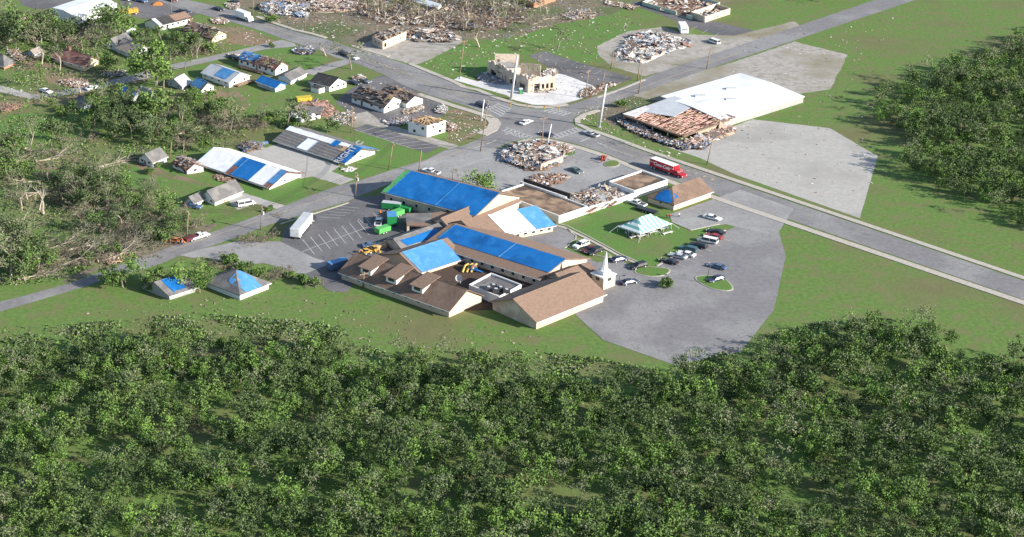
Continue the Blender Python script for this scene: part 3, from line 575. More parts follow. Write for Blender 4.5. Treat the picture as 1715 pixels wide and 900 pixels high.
for i in range(260):
    s,t=rr.random(),rr.random(); l=rr.uniform(.005,.02); wdt=rr.uniform(.01,.05)
    b.slab([[P(s,t,E+.02),P(s+l,t,E+.06),P(s+l,t+wdt,E+rr.uniform(.02,.15)),P(s,t+wdt,E+.03)]],.04,rr.randrange(4))
tag(b.build('roof_scraps',[DT,DR,DB,DB],r),kind='stuff')
b=MB(); b.slab([[P(.5,.42,E+.12),P(.98,.2,E+.12),P(1,1,E+.12),P(.62,1,E+.12)]],.12); b.build('roof_sheet',MROOFG,r)
b=MB(); b.slab([[P(.80,.03,E+.16),P(.99,.0,E+.16),P(1,.45,E+.16),P(.9,.4,E+.16)]],.1); b.build('roof_sheet',DW,r)
b=MB(); b.poly([P(0.01,0.01,E-.7),P(.01,.99,E-.7),P(.99,.99,E-.7),P(.99,.01,E-.7)]); b.build('ceiling_boards',SHR,r)
for s,t in ((0.02,.02),(.25,.02),(.5,.02),(.75,.02),(.98,.02),(.02,.3),(.02,.6),(.02,.95)):
    b=MB(); b.box(P(s,t,E/2-.2),V((.16,0,0)),V((0,.16,0)),V((0,0,E/2-.2))); b.build('column',DW,r)
b=MB(); quadbox(b,P(.05,.98,0),P(.98,.98,0),0,E*.9,.3); quadbox(b,P(.98,.5,0),P(.98,.98,0),0,E*.9,.3); b.build('wall',WTN,r)
b=MB(); quadbox(b,P(.01,.3,0),P(.01,.75,0),0,E*.7,.3); b.build('wall',DT,r)
# top right ruins
ruin('ruined_building','roofless pale green walled ruin at the top right',(1076,9),(1158,33),(1205,10),6,WGN,floor=DB,fz=.1,back=(1.0,1.0),ops_u=[(.1,.3,.1,1),(.55,.62,.2,.8)],deb=120,dm=(DT,DT,DR,DW))
ruin('ruined_building','tan brick corner ruin at the top right edge beside the wrecked van',(1157,30),(1180,38),(1222,24),10,WTN,floor=DB,fz=.15,deb=60)
ruin('ruined_building','dark brick ruin beside the cleared dirt at the top centre',(868,3),(894,14),(930,2),9,WBR,floor=DK,fz=.3,deb=60)
# rear mall
bld('mall_block','flat roofed store wing with weathered brown roof decking behind the church',(833,334),(936,374),(983,358),10,10,'u','deck',wall=WWH,roof=DECK,over=0,cat='store')
B0=G(833,334); 
bld('mall_block','flat roofed store wing with a tan roof at the road end of the row',(1020,317),(1062,333),(1117,314),11,11,'u','deck',wall=WWH,roof=DECK,over=0,cat='store')
r=empty('rear_wall',G(1020,345),'long bright white rear wall running beside the green lawn','wall'); b=MB(); a_=G(984,357.6)-G(1020,345); c_=G(1117,314.5)-G(1020,345); q=a_
n=14; rr=random.Random(3)
for i in range(n):
    p0=a_.lerp(c_,i/n); p1=a_.lerp(c_,(i+1)/n); quadbox(b,p0,p1,0,10/vp(1020,345)*(1 if i<3 or i>11 else rr.uniform(.8,1.02)),.32+.001*i)
b.build('wall_panels',WWH,r)
b=MB(); quadbox(b,G(877,314)-G(915,326),G(955,340)-G(915,326),0,2.6,.4); tag(b.build('parapet_wall',DK,None,loc=G(915,326)),'dark front parapet wall fallen along the edge of the brown decking','wall')
b=MB(); quadbox(b,G(872,317)-G(915,326),G(948,343)-G(915,326),0,2.25,.5); tag(b.build('parapet_wall',DW,None,loc=G(915,326.2)),'white strip of fallen parapet along the brown decking','wall')
# ---------------- church complex ----------------
CG='joined wings of the church'
bld('church_hall','large church hall with a deep blue tarp over its long roof slope',(645,341),(795,380),(869,349),22,43,'u',wall=WTN,roof=SHT,over=.7,wu=7,du=.3,cat='church hall',group=CG,ww=1.0,patches=[('blue_tarp',TARB,.417,.965,.0,.5),('blue_tarp',TARB,.0,.4165,.0,.5),('green_tarp',TARG,.965,1.0,.0,.5,.01)],wz=(.3,.6))
bld('church_hall','church hall with white sheets and a light blue tarp on its roof',(744,386),(806,412),(926,388),12,31,'v',wall=WCR,roof=SHT,over=.5,wv=9,cat='church hall',group=CG,wz=(.3,.75),patches=[('white_tarp',TARW,.0,.5,.34,.74),('light_blue_tarp',TARL,.0,.5,.74,1.0)])
bld('church_hall','long church wing with a deep blue tarp above a brown eave strip',(716,420),(903,480),(983,446),15,31,'u',wall=WTN,roof=SHT,over=.6,wu=11,cat='church hall',group=CG,wz=(.3,.72),patches=[('blue_tarp',TARB,.417,.97,.14,.5),('blue_tarp',TARB,.0,.4165,.14,.5)])
bld('church_hall','church annexe with a light blue tarp over its whole visible roof slope',(640,433),(703,463),(779,438),8,25,'v',wall=WCR,roof=SHT,over=.5,wv=3,cat='church hall',group=CG,patches=[('light_blue_tarp',TARL,.0,.5,.02,.9)])
bld('church_hall','dark roofed link with a sliver of blue tarp between annexe and drive',(648,412),(672,426),(752,398),12,20,'v',wall=WTN,roof=SHG,over=.4,cat='church hall',group=CG,patches=[('blue_tarp',TARB,.0,.3,.1,.8,.03)])
r=bld('church_hall','brown roofed church building with three dormers at the bottom edge',(572,468),(752,532),(806,508),15,37,'u',wall=WCR,roof=SHB,over=.6,wu=9,cat='church hall',group=CG,patches=[])
u_=(G(572,468)-G(752,532)); v_=(G(806,508)-G(752,532)); un=u_.normalized(); vn=v_.normalized(); kk=vp(752,532); E_,R_=15/kk,37/kk; o0=G(752,532)-r.location
for s in (.80,.56,.32):
    q=o0+u_*s+v_*.16+V((0,0,E_+(R_-E_)*.32)); b=MB(); b.box(q+vn*1.6+V((0,0,.45)),un*1.6,vn*2.2,V((0,0,.8))); d=b.build('dormer',WWH,r)
    b=MB(); c=q+vn*1.7+V((0,0,1.45)); 
    b.slab([[c-un*2.1-vn*2.7+V((0,0,-.25)),c+un*2.1-vn*2.7+V((0,0,-.25)),c+un*2.1+vn*3.4+V((0,0,1.15)),c-un*2.1+vn*3.4+V((0,0,1.15))]],.14); b.build('dormer_roof',SHT,d)
    b=MB(); b.box(q-vn*.64+V((0,0,.55)),un*.9,vn*.03,V((0,0,.42))); b.build('window',GLASS,d)
bld('church_hall','brown roofed sanctuary below the white steeple',(825,519),(898,552),(1010,506),16,37,'v',wall=WTN,roof=SHT,over=.6,cat='church hall',group=CG)
bld('church_hall','short brown cross gable between the blue tarped wing and the steeple',(915,476),(948,492),(1000,473),15,27,'v',wall=WTN,roof=SHB,over=.5,cat='church hall',group=CG)
r=bld('church_hall','flat grey roofed block with white parapet and rooftop machines at the bottom edge',(786,492),(836,512),(872,492),13,13,'u','deck',wall=WWH,roof=SHG,over=0,cat='church hall',group=CG)
for i,(x,y) in enumerate(((826,484),(838,488),(818,488),(848,492),(830,491))):
    q=G(x,y+13)-r.location; b=MB(); b.bx(q.x-.8,q.x+.8,q.y-.7,q.y+.7,2.3,3.1); b.tube((q.x,q.y,3.1),(q.x,q.y,3.2),.5,.5,10); a=b.build('air_conditioner',DGREY,r); b=MB(); b.tube((q.x,q.y,3.2),(q.x,q.y,3.23),.42,.42,8); b.build('fan_grille',STEEL,a)
# drive-through canopy
b=MB(); ct=G(715,372+14); hh=15/vp(715,386); pol=[G(px,py+15)-ct+V((0,0,hh)) for px,py in ((679,357),(722,356.5),(745,353),(800,352),(724,379),(681,376.5))]
r=empty('entrance_canopy',ct,'brown flat canopy on posts over the church drive-through','canopy',CG)
pl=pol if (pol[1]-pol[0]).cross(pol[2]-pol[0]).z>0 else pol[::-1]; b.slab([pl],.35); b.build('roof',SHT,r)
b=MB(); pp=[pol[0]*.9+pol[5]*.1,pol[1],pol[1]*.3+pol[4]*.7,pol[5]*.8+pol[0]*.2]; pp=[p+V((0,0,.06)) for p in pp]; pp=pp if (pp[1]-pp[0]).cross(pp[2]-pp[0]).z>0 else pp[::-1]; b.slab([pp],.04); b.build('roof_sheet',SHG,r)
for i in (0,5,4):
    b=MB(); q=pol[i]*.93; b.box((q.x,q.y,hh/2-.2),V((.3,0,0)),V((0,.3,0)),V((0,0,hh/2-.2))); b.box((q.x,q.y,.3),V((.45,0,0)),V((0,.45,0)),V((0,0,.3))); b.build('post',WTN,r)
# roof connecting tan slopes near the halls
bld('church_hall','tan sloping roof joining the deep blue hall to the white sheeted hall',(722,384),(756,399),(869,352),16,27,'v','gable',wall=WTN,roof=SHT,over=.4,cat='church hall',group=CG,patches=[('green_scrap',TARG,.12,.3,.35,.55,.05)])
# steeple
r=empty('steeple',G(1010,478),'slim white steeple on a square cream tower at the end of the church','steeple')
k=vp(1010,478); u_=(G(1000,473)-G(948,492)).normalized(); vv=V((-u_.y,u_.x,0)); T=19/k
b=MB(); b.box((0,0,T/2),u_*2.0,vv*2.0,V((0,0,T/2))); b.build('tower',WCR,r)
b=MB(); b.box((0,0,T+.12),u_*2.25,vv*2.25,V((0,0,.14))); b.build('cornice',FRAME,r); b=MB(); b.box((0,0,T+.75),u_*1.15,vv*1.15,V((0,0,.5))); b.build('spire_base',FRAME,r)
b=MB(); z0=T+1.25; tip=V((.5,0,59/k)); ring=[V((math.cos(t)*1.0,math.sin(t)*1.0,z0)) for t in [i*math.pi/4 for i in range(8)]]
for i in range(8): b.poly([ring[i],ring[(i+1)%8],tip])
b.build('spire',FRAME,r)
b=MB(); b.box((0,0,T-.6),u_*2.04,vv*.6,V((0,0,.4))); b.box((0,0,T-.6),u_*.6,vv*2.04,V((0,0,.4))); b.build('louvre',DGREY,r)
# playground, dish
r=empty('playground_slide',G(785,455),'yellow and blue play structure on the dark courtyard mulch','playground'); r.scale=(.8,.8,.65)
b=MB()
for i in range(3): b.tube((-2+i*1.3,-1,.2),(-1+i*1.3,1.2,1.9),.35,.35,8); b.tube((-1+i*1.3,1.2,1.9),(0+i*1.3,2.2,1.9),.35,.35,8)
b.build('slide',mat('play_yellow',(.62,.45,.12),rough=.6),r)
b=MB(); b.bx(.6,2.4,-.8,.8,.9,1.1); 
for x,y in ((.6,-.8),(2.4,-.8),(.6,.8),(2.4,.8)): b.tube((x,y,0),(x,y,2.2),.1,.1)
b.box((3.2,-.8,.7),V((1,0,-.5)),V((0,.4,0)),V((0,0,.06))); b.build('platform',TARB,r)
b=MB(); b.tube((1.5,0,2.2),(1.5,0,3.1),1.4,.05,4); b.build('canopy',DR,r)
r=empty('satellite_dish',G(771,476),'white satellite dish beside the courtyard','satellite dish'); b=MB(); b.tube((0,0,0),(0,0,1.2),.1,.1); b.build('mast',STEEL,r); b=MB()
for i in range(4): b.tube((-.1*i,-.16*i,1.5+.1*i),(-.1*(i+1),-.16*(i+1),1.6+.1*i),.15+.2*i,.35+.2*i if i<3 else .9,14,cap=i==0)
b.build('dish',FRAME,r)
# marquee tent
A_,B_,C_=G(1034,389),G(1072,402),G(1124,384); u=A_-B_; v=C_-B_; ct=B_+(u+v)/2; r=empty('marquee_tent',ct,'green and white striped marquee tent on the big lawn','tent'); o=B_-ct
TH=10.5/vp(1075,395); TR=26/vp(1075,395); n=16; P=lambda s,t:o+u*s+v*t
ga=mat('tent_white',(.74,.78,.76),rough=.7); gb=mat('tent_green',(.16,.42,.40),rough=.7)
b=MB(); hz=lambda s,t:TH+(TR-TH)*min(1,2*min(s,1-s,.5)*1.0, min(t,1-t)/.32) ** 1.15
def trip(a0,a1): b.poly(a0,a1)
for j in range(n):
    t0,t1=j/n,(j+1)/n; mi=j%2
    for s0 in [i/8 for i in range(8)]:
        s1=s0+1/8; q=[(s0,t0),(s0,t1),(s1,t1),(s1,t0)]
        pts=[P(*x)+V((0,0,hz(*x))) for x in q]; 
        if (pts[1]-pts[0]).cross(pts[2]-pts[0]).z<0: pts=pts[::-1]
        b.poly(pts,mi)
for s0,t0,s1,t1 in ((0,0,1,0),(1,0,1,1),(1,1,0,1),(0,1,0,0)): 
    for i in range(n):
        a=(s0+(s1-s0)*i/n,t0+(t1-t0)*i/n); c=(s0+(s1-s0)*(i+1)/n,t0+(t1-t0)*(i+1)/n); b.poly([P(*a)+V((0,0,TH)),P(*c)+V((0,0,TH)),P(*c)+V((0,0,TH-.3)),P(*a)+V((0,0,TH-.3))],i%2)
b.build('canopy',[ga,gb],r)
for s,t in ((0,0),(0,.25),(0,.5),(0,.75),(0,1),(1,0),(1,.5),(1,1),(.5,0),(.5,1)):
    b=MB(); q=P(s,t); b.tube(q,q+V((0,0,TH)),.07,.07); b.build('pole',STEEL,r)
b=MB()
for s,t in ((0,0),(0,1),(1,0),(1,1),(0,.5)):
    q=P(s,t); d=(q.normalized())*2.2; b.tube(q+V((0,0,TH)),q+d,.04,.04,4)
b.build('guy_rope',FRAME,r)
rr=random.Random(9)
for i in range(9):
    s,t=(.12+.28*(i%3)),(.15+.35*(i//3)); q=ct+P(s,t); t_=empty('folding_table',V((q.x,q.y,0)),'long folding table with piled supplies under the striped tent','table','supply tables under the striped tent',rz=.6)
    b=MB(); b.bx(-1.3,1.3,-.4,.4,.5,.55); b.build('tabletop',DW,t_); b=MB()
    for x in(-1.1,1.1): b.bx(x-.04,x+.04,-.3,.3,0,.5)
    b.build('leg',STEEL,t_)
    b=MB()
    for _ in range(7): x=rr.uniform(-1.1,1.1); y=rr.uniform(-.25,.25); b.bx(x-.2,x+.2,y-.15,y+.15,.55,.55+rr.uniform(.2,.5),rr.randrange(3))
    tag(b.build('supply_boxes',[DT,DW,DBL]),'boxes of supplies on a table under the striped tent','box','supply boxes under the striped tent').location=(q.x,q.y,0)
    bpy.context.view_layer.objects.active=None
for x,y,lb in ((1063,398,'white bench lying beside the near corner of the striped tent'),(1118,392,'white bench lying on the grass right of the striped tent')):
    t_=empty('bench',G(x,y),lb,'bench',rz=.55); b=MB(); b.bx(-1.6,1.6,-.3,.3,.35,.45); b.build('seat',DW,t_); b=MB(); b.bx(-1.3,-1.1,-.25,.25,0,.35); b.build('leg',STEEL,t_); b=MB(); b.bx(1.1,1.3,-.25,.25,0,.35); b.build('leg',STEEL,t_)
# ---------------- vehicles (heights follow the photograph's own proportions) ----------------
HZ=.72
CARM={}
def paint(name,c,rough=.35):
    if name not in CARM: CARM[name]=mat('car_paint_'+name,c,tuple(v*.92 for v in c),.3,rough,spec=.5)
    return CARM[name]
PC={'white':(.78,.78,.78),'silver':(.45,.47,.49),'black':(.02,.02,.025),'navy':(.03,.04,.08),'grey':(.16,.17,.18),'teal':(.04,.12,.14),'red':(.30,.03,.03),'maroon':(.12,.025,.03),'blue':(.08,.14,.25),'green':(.10,.14,.13),'tan':(.4,.34,.27)}
HLM=mat('headlight_glass',(.7,.7,.65),rough=.2); TLM=mat('tail_light_red',(.35,.02,.02),rough=.3)
def wheels(r,xs,hw,rad=.34,wd=.22):
    for x in xs:
        for s in (-1,1):
            b=MB(); b.tube((x,s*hw,rad*HZ),(x,s*(hw-wd),rad*HZ),rad*.95,rad*.95,12); w=b.build('wheel',BLACK,r)
            w.scale=(1,1,1); b=MB(); b.tube((x,s*(hw+.01),rad*HZ),(x,s*(hw-.03),rad*HZ),rad*.55,rad*.5,8); b.build('rim',STEEL,w)
def profile(b,pts,hw,mi=0,tum=1.0,top=None):      # side profile (x,z) extruded across y
    n=len(pts); k=len(b.v)
    for s in (-1,1):
        for (x,z) in pts:
            t=hw*(1 if top is None or z<top else tum); b.v.append((x,s*t,z*HZ))
    b.f.append(tuple(k+i for i in range(n))); b.m.append(mi); b.f.append(tuple(k+n+i for i in reversed(range(n)))); b.m.append(mi)
    for i in range(n):
        j=(i+1)%n; b.f.append((k+j,k+i,k+n+i,k+n+j)); b.m.append(mi)
def heading(a,d):
    p,q=G(*a),G(a[0]+d[0],a[1]+d[1]); return math.atan2(q.y-p.y,q.x-p.x)
def car(kind,colr,pos,d,label,group=None,name=None,cat=None,bed=None):
    nm={'sedan':'sedan','suv':'suv','pickup':'pickup_truck','van':'van'}[kind]
    r=empty(name or nm,G(*pos)+V((0,0,.03)),label,cat or {'sedan':'car','suv':'car','pickup':'pickup truck','van':'van'}[kind],group,rz=heading(pos,d))
    m=paint(colr,PC[colr]); hw=.92
    if kind=='sedan': L=2.4; body=[(-2.4,.45),(-2.35,.95),(-1.5,1.0),(1.0,.95),(2.2,.78),(2.4,.55),(2.38,.3),(-2.3,.3)]; cab=[(-1.75,.98),(-1.15,1.42),(.25,1.42),(1.05,.94)]; wx=(-1.45,1.45)
    elif kind=='suv': L=2.4; body=[(-2.4,.5),(-2.35,1.1),(1.05,1.08),(2.2,.98),(2.42,.7),(2.4,.35),(-2.35,.35)]; cab=[(-2.3,1.08),(-2.05,1.75),(.35,1.75),(1.15,1.06)]; wx=(-1.5,1.5)
    elif kind=='van': L=2.6; body=[(-2.6,.5),(-2.6,1.1),(1.6,1.1),(2.4,.95),(2.6,.7),(2.55,.35),(-2.55,.35)]; cab=[(-2.58,1.08),(-2.5,2.0),(1.1,2.0),(1.9,1.05)]; wx=(-1.7,1.7)
    else: L=2.8; body=[(-2.8,.55),(-2.8,.80),(-.6,.80),(-.6,1.05),(1.3,1.08),(2.6,1.0),(2.8,.7),(2.78,.4),(-2.75,.4)]; cab=[(-.62,1.04),(-.5,1.75),(.55,1.75),(1.35,1.06)]; wx=(-1.8,1.8)
    b=MB(); profile(b,body,hw)
    bo=b.build('body',m,r); md=bo.modifiers.new('b','BEVEL'); md.width=.09; md.segments=2
    b=MB(); profile(b,cab,hw*.96,0,.80,1.3); b.build('windows',GLASS,r)
    x0=(cab[1][0]+.06,cab[2][0]-.06); zt=cab[1][1]*HZ; b=MB(); b.bx(x0[0],x0[1],-hw*.79,hw*.79,zt-.015,zt+.05); b.build('roof',m,r)
    b=MB()
    for s in (-1,1):
        for xp in ((cab[0][0]+cab[1][0])/2,(x0[0]+x0[1])/2,(cab[2][0]+cab[3][0])/2):
            z0=cab[0][1]*HZ; b.box((xp,s*hw*.87,(z0+zt)/2),V((.05,0,0)),V((0,.03,0)),V((0,-s*hw*.07,(zt-z0)/2)))
    b.build('pillars',m,r)
    if kind=='pickup':
        b=MB(); b.bx(-2.72,-.66,-.74,.74,.585,.60); b.build('bed_floor',bed or DGREY,r); b=MB()
        for s in(-1,1): b.bx(-2.8,-.6,s*.83-.07,s*.83+.07,.56,.80)
        b.bx(-2.82,-2.70,-.76,.76,.56,.80); b.build('bed_sides',m,r)
    for s in (-1,1):
        b=MB(); b.bx(L-.06,L+.015,s*.68-.2,s*.68+.2,.62*HZ,.8*HZ); b.build('headlight',HLM,r)
        b=MB(); b.bx(-L-.02,-L+.05,s*.72-.14,s*.72+.14,.6*HZ,.8*HZ); b.build('tail_light',TLM,r)
    wheels(r,wx,hw+.01)
    return r
MD=(30,11); MU=(-30,-11)            # along the main road, towards lower right / upper left
car('sedan','white',(881,207),(20,-8),'silver white sedan crossing the middle of the intersection')
car('sedan','navy',(915,227.5),(-20,-6),'dark sedan at the crossing just beyond the round rubble pile')
car('pickup','silver',(990,227),MU,'silver pickup truck waiting right of the intersection at the stop line')
car('suv','navy',(808,179),MD,'dark blue hatchback at the stop line left of the intersection')
car('sedan','white',(591,98),MD,'white sedan on the main road beside the slender roadside tree')
car('suv','black',(577,93),MD,'black car following right behind the white sedan on the main road')
car('sedan','black',(366,17),MD,'black car on the far end of the main road ahead of the white box truck')
car('sedan','maroon',(288,2),MD,'dark purple car at the top edge on the main road')
car('sedan','black',(393,5),MU,'black car parked on the gravel at the top beyond the main road')
car('pickup','navy',(308,22),(30,6),'dark blue pickup truck parked at the corner of the long patched roof building')
car('pickup','blue',(236,3),(30,8),'blue pickup truck in the top parking lot')
car('pickup','white',(208,0),(30,6),'white pickup truck at the very top edge beside the warehouse')
car('van','grey',(301,90),(30,3),'wrecked grey van among splintered trees beside the upper side street')
car('sedan','black',(391,98),(20,8),'black car buried in rubble beside the upper side street')
car('sedan','navy',(399,101),(24,8),'dark blue car beside the rubble above the blue tarp house')
car('sedan','navy',(592,141),(24,5),'dark blue sedan parked behind the black roofed house')
car('sedan','grey',(610,138),(24,6),'dark grey car next to the brick rubble by the driveway')
car('pickup','white',(1067,343),(-26,-9),'white pickup truck parked on the lawn beside the cream house')
car('sedan','white',(1193,367),(24,6),'white sedan on the small lot at the right edge')
car('suv','white',(973,413),(-20,8),'white suv beside the curved church driveway, first of its row',group='cars parked by the church')
car('sedan','maroon',(986,420),(-20,8),'maroon car between the white suv and the black car by the church',group='cars parked by the church')
car('suv','black',(996,424),(-20,8),'black car at the right end of the three by the curved driveway',group='cars parked by the church')
car('sedan','navy',(1037,437),(24,-5),'navy car alone near the steeple beside the long sidewalk',group='cars parked by the church')
car('suv','black',(1069,448.5),(-22,6),'black suv near the half round grass island',group='cars parked by the church')
RW='cars parked along the edge of the lawn'
car('sedan','black',(1120,440.5),(-24,-6),'black car nearest the grass island at the lower end of the row',group=RW)
car('sedan','silver',(1135,431.5),(-24,-6),'silver blue sedan second from the lower end of the lawn row',group=RW)
car('sedan','white',(1149,428),(-24,-6),'white sedan squeezed between the silver blue and teal cars',group=RW)
car('suv','teal',(1153,420),(-24,-6),'teal car in the middle of the lawn row',group=RW)
car('suv','black',(1169,414),(-24,-6),'black suv between the teal car and the big white suv',group=RW)
car('van','white',(1185,406),(-24,-5),'large white suv near the upper end of the lawn row',group=RW)
car('sedan','red',(1195,398.5),(-24,-6),'red car beyond the large white suv in the lawn row',group=RW)
car('sedan','black',(1199,391),(-24,-6),'black car at the upper end of the lawn row by the picture edge',group=RW)
car('sedan','blue',(1201,449),(-24,-6),'blue car alone in the open lot at the right edge')
car('sedan','navy',(1054,475),(24,-5),'navy car at the bottom edge under the small lamp')
car('sedan','green',(965,288),(18,9),'lone grey green sedan in the lot between the rubble pile and the brown roofed stores')
car('van','white',(1195,72),(-26,-9),'white van on the pad at the upper right edge')
car('pickup','white',(722,290),(-24,-7),'white pickup truck parked just behind the deep blue church hall')
car('van','white',(412,344),(26,-5),'white van on the motel driveway beside the bungalow')
car('pickup','white',(334,398.5),(26,-8),'white pickup truck with dark bed on the lower side street')
car('sedan','navy',(1199,470),(-20,5),'navy car on the grass island at the bottom right corner')
car('sedan','blue',(324,348),(20,3),'small blue car against the garage wing')
car('sedan','white',(77,154.5),(20,7),'white car under the bright leafy tree on the left') 
car('sedan','blue',(788,46),(20,5),'crushed bright blue car in the fallen branches at the top')
car('sedan','white',(155,149.5),(20,-5),'small white car by the thin tree at the end of the dirt road')
# trucks
def boxtruck(pos,d,label,L=5.2,boxc='white',cabc='white',boxh=3.0,name='box_truck',cat='truck',text=None,cabl=2.0,sleeper=False,wx=None,roofm=None,hood=0):
    r=empty(name,G(*pos)+V((0,0,.03)),label,cat,None,rz=heading(pos,d)); hz=HZ
    b=MB(); b.bx(-L/2,L/2,-1.25,1.25,.95*hz,(.95+boxh)*hz); bo=b.build('cargo_box',paint(boxc,PC.get(boxc,(.5,.03,.04))),r)
    b=MB(); z=(.95+boxh)*hz; b.bx(-L/2+.05,L/2-.05,-1.2,1.2,z,z+.04); b.build('box_roof',roofm or MROOF,bo)
    b=MB(); b.bx(-L/2-.03,-L/2,-1.1,1.1,1.05*hz,(.8+boxh)*hz); b.build('rear_door',FRAME if boxc=='white' else paint(boxc,PC.get(boxc)),bo)
    x=L/2+.15; cm=paint(cabc,PC.get(cabc)); b=MB(); profile(b,[(x,.5),(x,2.5),(x+cabl*.65,2.5),(x+cabl*.9,1.5),(x+cabl+hood,1.3),(x+cabl+hood,.5)],1.1); b.build('cab',cm,r)
    b=MB(); profile(b,[(x+.5,1.55),(x+.5,2.35),(x+cabl*.66,2.36),(x+cabl*.9,1.56)],1.12); b.build('windows',GLASS,r)
    b=MB(); b.bx(-L/2,x+cabl,-.5,.5,.45*hz,.95*hz); b.build('chassis',DGREY,r)
    wheels(r,wx or (-L/2+1.2,x+cabl*.6),1.22,.5,.3)
    for s in(-1,1):
        b=MB(); b.bx(x+cabl+hood-.03,x+cabl+hood+.03,s*.85-.15,s*.85+.15,.8*hz,1.1*hz); b.build('headlight',HLM,r)
    return r
PC['cola']=(.42,.015,.03)
boxtruck((406,32),MD,'white box truck driving down the far main road',L=6.2)
r=boxtruck((1112,286.5),MD,'long red soft drink lorry with white script on its side on the main road',L=8.6,boxc='cola',cabc='cola',boxh=2.9,name='delivery_truck',wx=(-3.6,-2.5,2.9,6.3),hood=1.1,cabl=1.9)
PW=mat('sign_white',(.85,.85,.85),rough=.5)
text_on('Coca-Cola',1.35,V((.1,-1.27,(.95+1.5)*HZ)),(1,0,0),(0,0,1),r,PW,'side_lettering',shear=.35)
for x in (-3.3,3.4): text_on('Coca-Cola',.42,V((x,-1.27,(.95+1.9)*HZ)),(1,0,0),(0,0,1),r,PW,'side_lettering',shear=.35)
r=boxtruck((505,387.5),(18,-22),'long white semi trailer with a dark tractor on the church parking lot',L=11.5,boxc='white',cabc='black',boxh=3.1,name='semi_trailer_truck',wx=(-4.8,-3.8,4.8,6.6),cabl=2.4,hood=.6,roofm=MROOFG)
r=boxtruck((657,377),(3,-16),'tall green truck with a blue roof among the green relief trailers',L=4.2,boxc='relief',cabc='relief',boxh=3.2,roofm=TARL) if 'relief' in PC else None
PC['relief']=(.02,.22,.07)
RG='green relief trailers'
boxtruck((656,376),(-2,-16),'tall green truck with a blue roof among the green relief trailers',L=4.0,boxc='relief',cabc='relief',boxh=3.0,roofm=TARL)
def trailer(pos,d,label,L=3.6,h=1.7,w=1.0,colr='relief',rm=None,name='enclosed_trailer',cat='trailer',group=None):
    r=empty(name,G(*pos)+V((0,0,.03)),label,cat,group,rz=heading(pos,d)); m=paint(colr,PC[colr])
    b=MB(); b.bx(-L/2,L/2,-w,w,.5*HZ,(.5+h)*HZ); o=b.build('body',m,r); md=o.modifiers.new('b','BEVEL'); md.width=.06
    b=MB(); b.bx(-L/2+.08,L/2-.08,-w+.08,w-.08,(.5+h)*HZ,(.5+h)*HZ+.03); b.build('roof',rm or m,r)
    b=MB(); b.tube((L/2,0,.4*HZ),(L/2+1.1,0,.4*HZ),.07,.07); b.build('tow_bar',DGREY,r); wheels(r,(-.5,.4),w+.02,.33,.2); return r
PC['lgreen']=(.10,.42,.10)
trailer((656,351),(20,2),'dark green enclosed relief trailer with a pale roof nearest the church hall',L=5.2,h=2.3,rm=MROOFG,group=RG)
trailer((674,354),(20,4),'long low green relief trailer right of the pale roofed one',L=5,h=1.5,group=RG)
trailer((665,362),(18,-7),'bright green relief trailer in the middle of the cluster',L=3.8,h=1.7,colr='lgreen',group=RG)
trailer((641,390),(18,-6),'bright green relief trailer nearest the yellow machines',L=4,h=1.7,colr='lgreen',group=RG)
trailer((565,450),(16,-5),'pale blue enclosed trailer parked by the corner of the dormered building',L=5.2,h=2.4,colr='blue',rm=TARL)
trailer((1083,355),(24,7),'dark flat trailer loaded with brush beside the white pickup truck',L=6,h=.5,colr='black',name='flatbed_trailer')
trailer((320,402.5),(24,-8),'dark open trailer hitched behind the white pickup truck',L=4.2,h=.8,colr='maroon',name='utility_trailer')
car('pickup','white',(634,375),(4,-16),'white and black pickup truck between the lot and the green trailers')
# backhoe and lumber
def digger(pos,rz,label,colm):
    r=empty('backhoe',G(*pos),label,'digger',None,rz=rz); r.scale=(.78,.78,.7); b=MB(); b.bx(-1.3,1.5,-.7,.7,.5,1.1); b.build('body',colm,r)
    b=MB(); b.bx(-.9,.3,-.6,.6,1.1,1.9); b.build('cab',GLASS,r); b=MB(); b.bx(-1,.4,-.65,.65,1.9,1.98); b.build('cab_roof',colm,r)
    b=MB(); b.tube((1.4,.5,.8),(2.6,.5,.5),.1,.1); b.tube((1.4,-.5,.8),(2.6,-.5,.5),.1,.1); b.box((2.8,0,.4),V((.3,0,-.15)),V((0,1.0,0)),V((.1,0,.25))); b.build('loader_bucket',colm,r)
    b=MB(); b.tube((-1.3,0,.9),(-2.3,0,2.3),.14,.12); b.tube((-2.3,0,2.3),(-3.3,0,1.0),.12,.1); b.box((-3.3,0,.8),V((.25,0,0)),V((0,.3,0)),V((0,0,.25))); b.build('boom',colm,r)
    wheels(r,(-.8,1.1),.9,.55,.3); return r
YM=mat('machine_yellow',(.62,.36,.06),rough=.5); OM=mat('machine_orange',(.62,.20,.05),rough=.5)
digger((614,425),.6,'yellow backhoe beside the dormered church building',YM)
digger((626,420),2.2,'second yellow loader right of the backhoe by the lumber stacks',YM)
digger((293,407),2.8,'orange skid loader on the verge behind the open trailer',OM)
digger((1010,268),1.3,'red excavator on the small grass island near the stores',mat('machine_red',(.45,.08,.05),rough=.5))
for i,(x,y) in enumerate(((636,417),(645,412.5),(654,408.5),(661,404))):
    r=empty('lumber_stack',G(x,y),('lumber stack nearest the yellow machines','lumber stack second from the yellow machines','lumber stack third from the yellow machines','lumber stack nearest the canopy drive')[i],'lumber','stacks of new lumber',rz=.5)
    for j in range(3):
        b=MB(); b.bx(-1.7,1.7,-.6+.02*j,.6-.02*j,.08+.34*j,.36+.34*j); b.build('bundle',WOODN,r)
car('sedan','blue',(622,413),(20,-2),'blue car beside the lumber stacks and yellow backhoe')
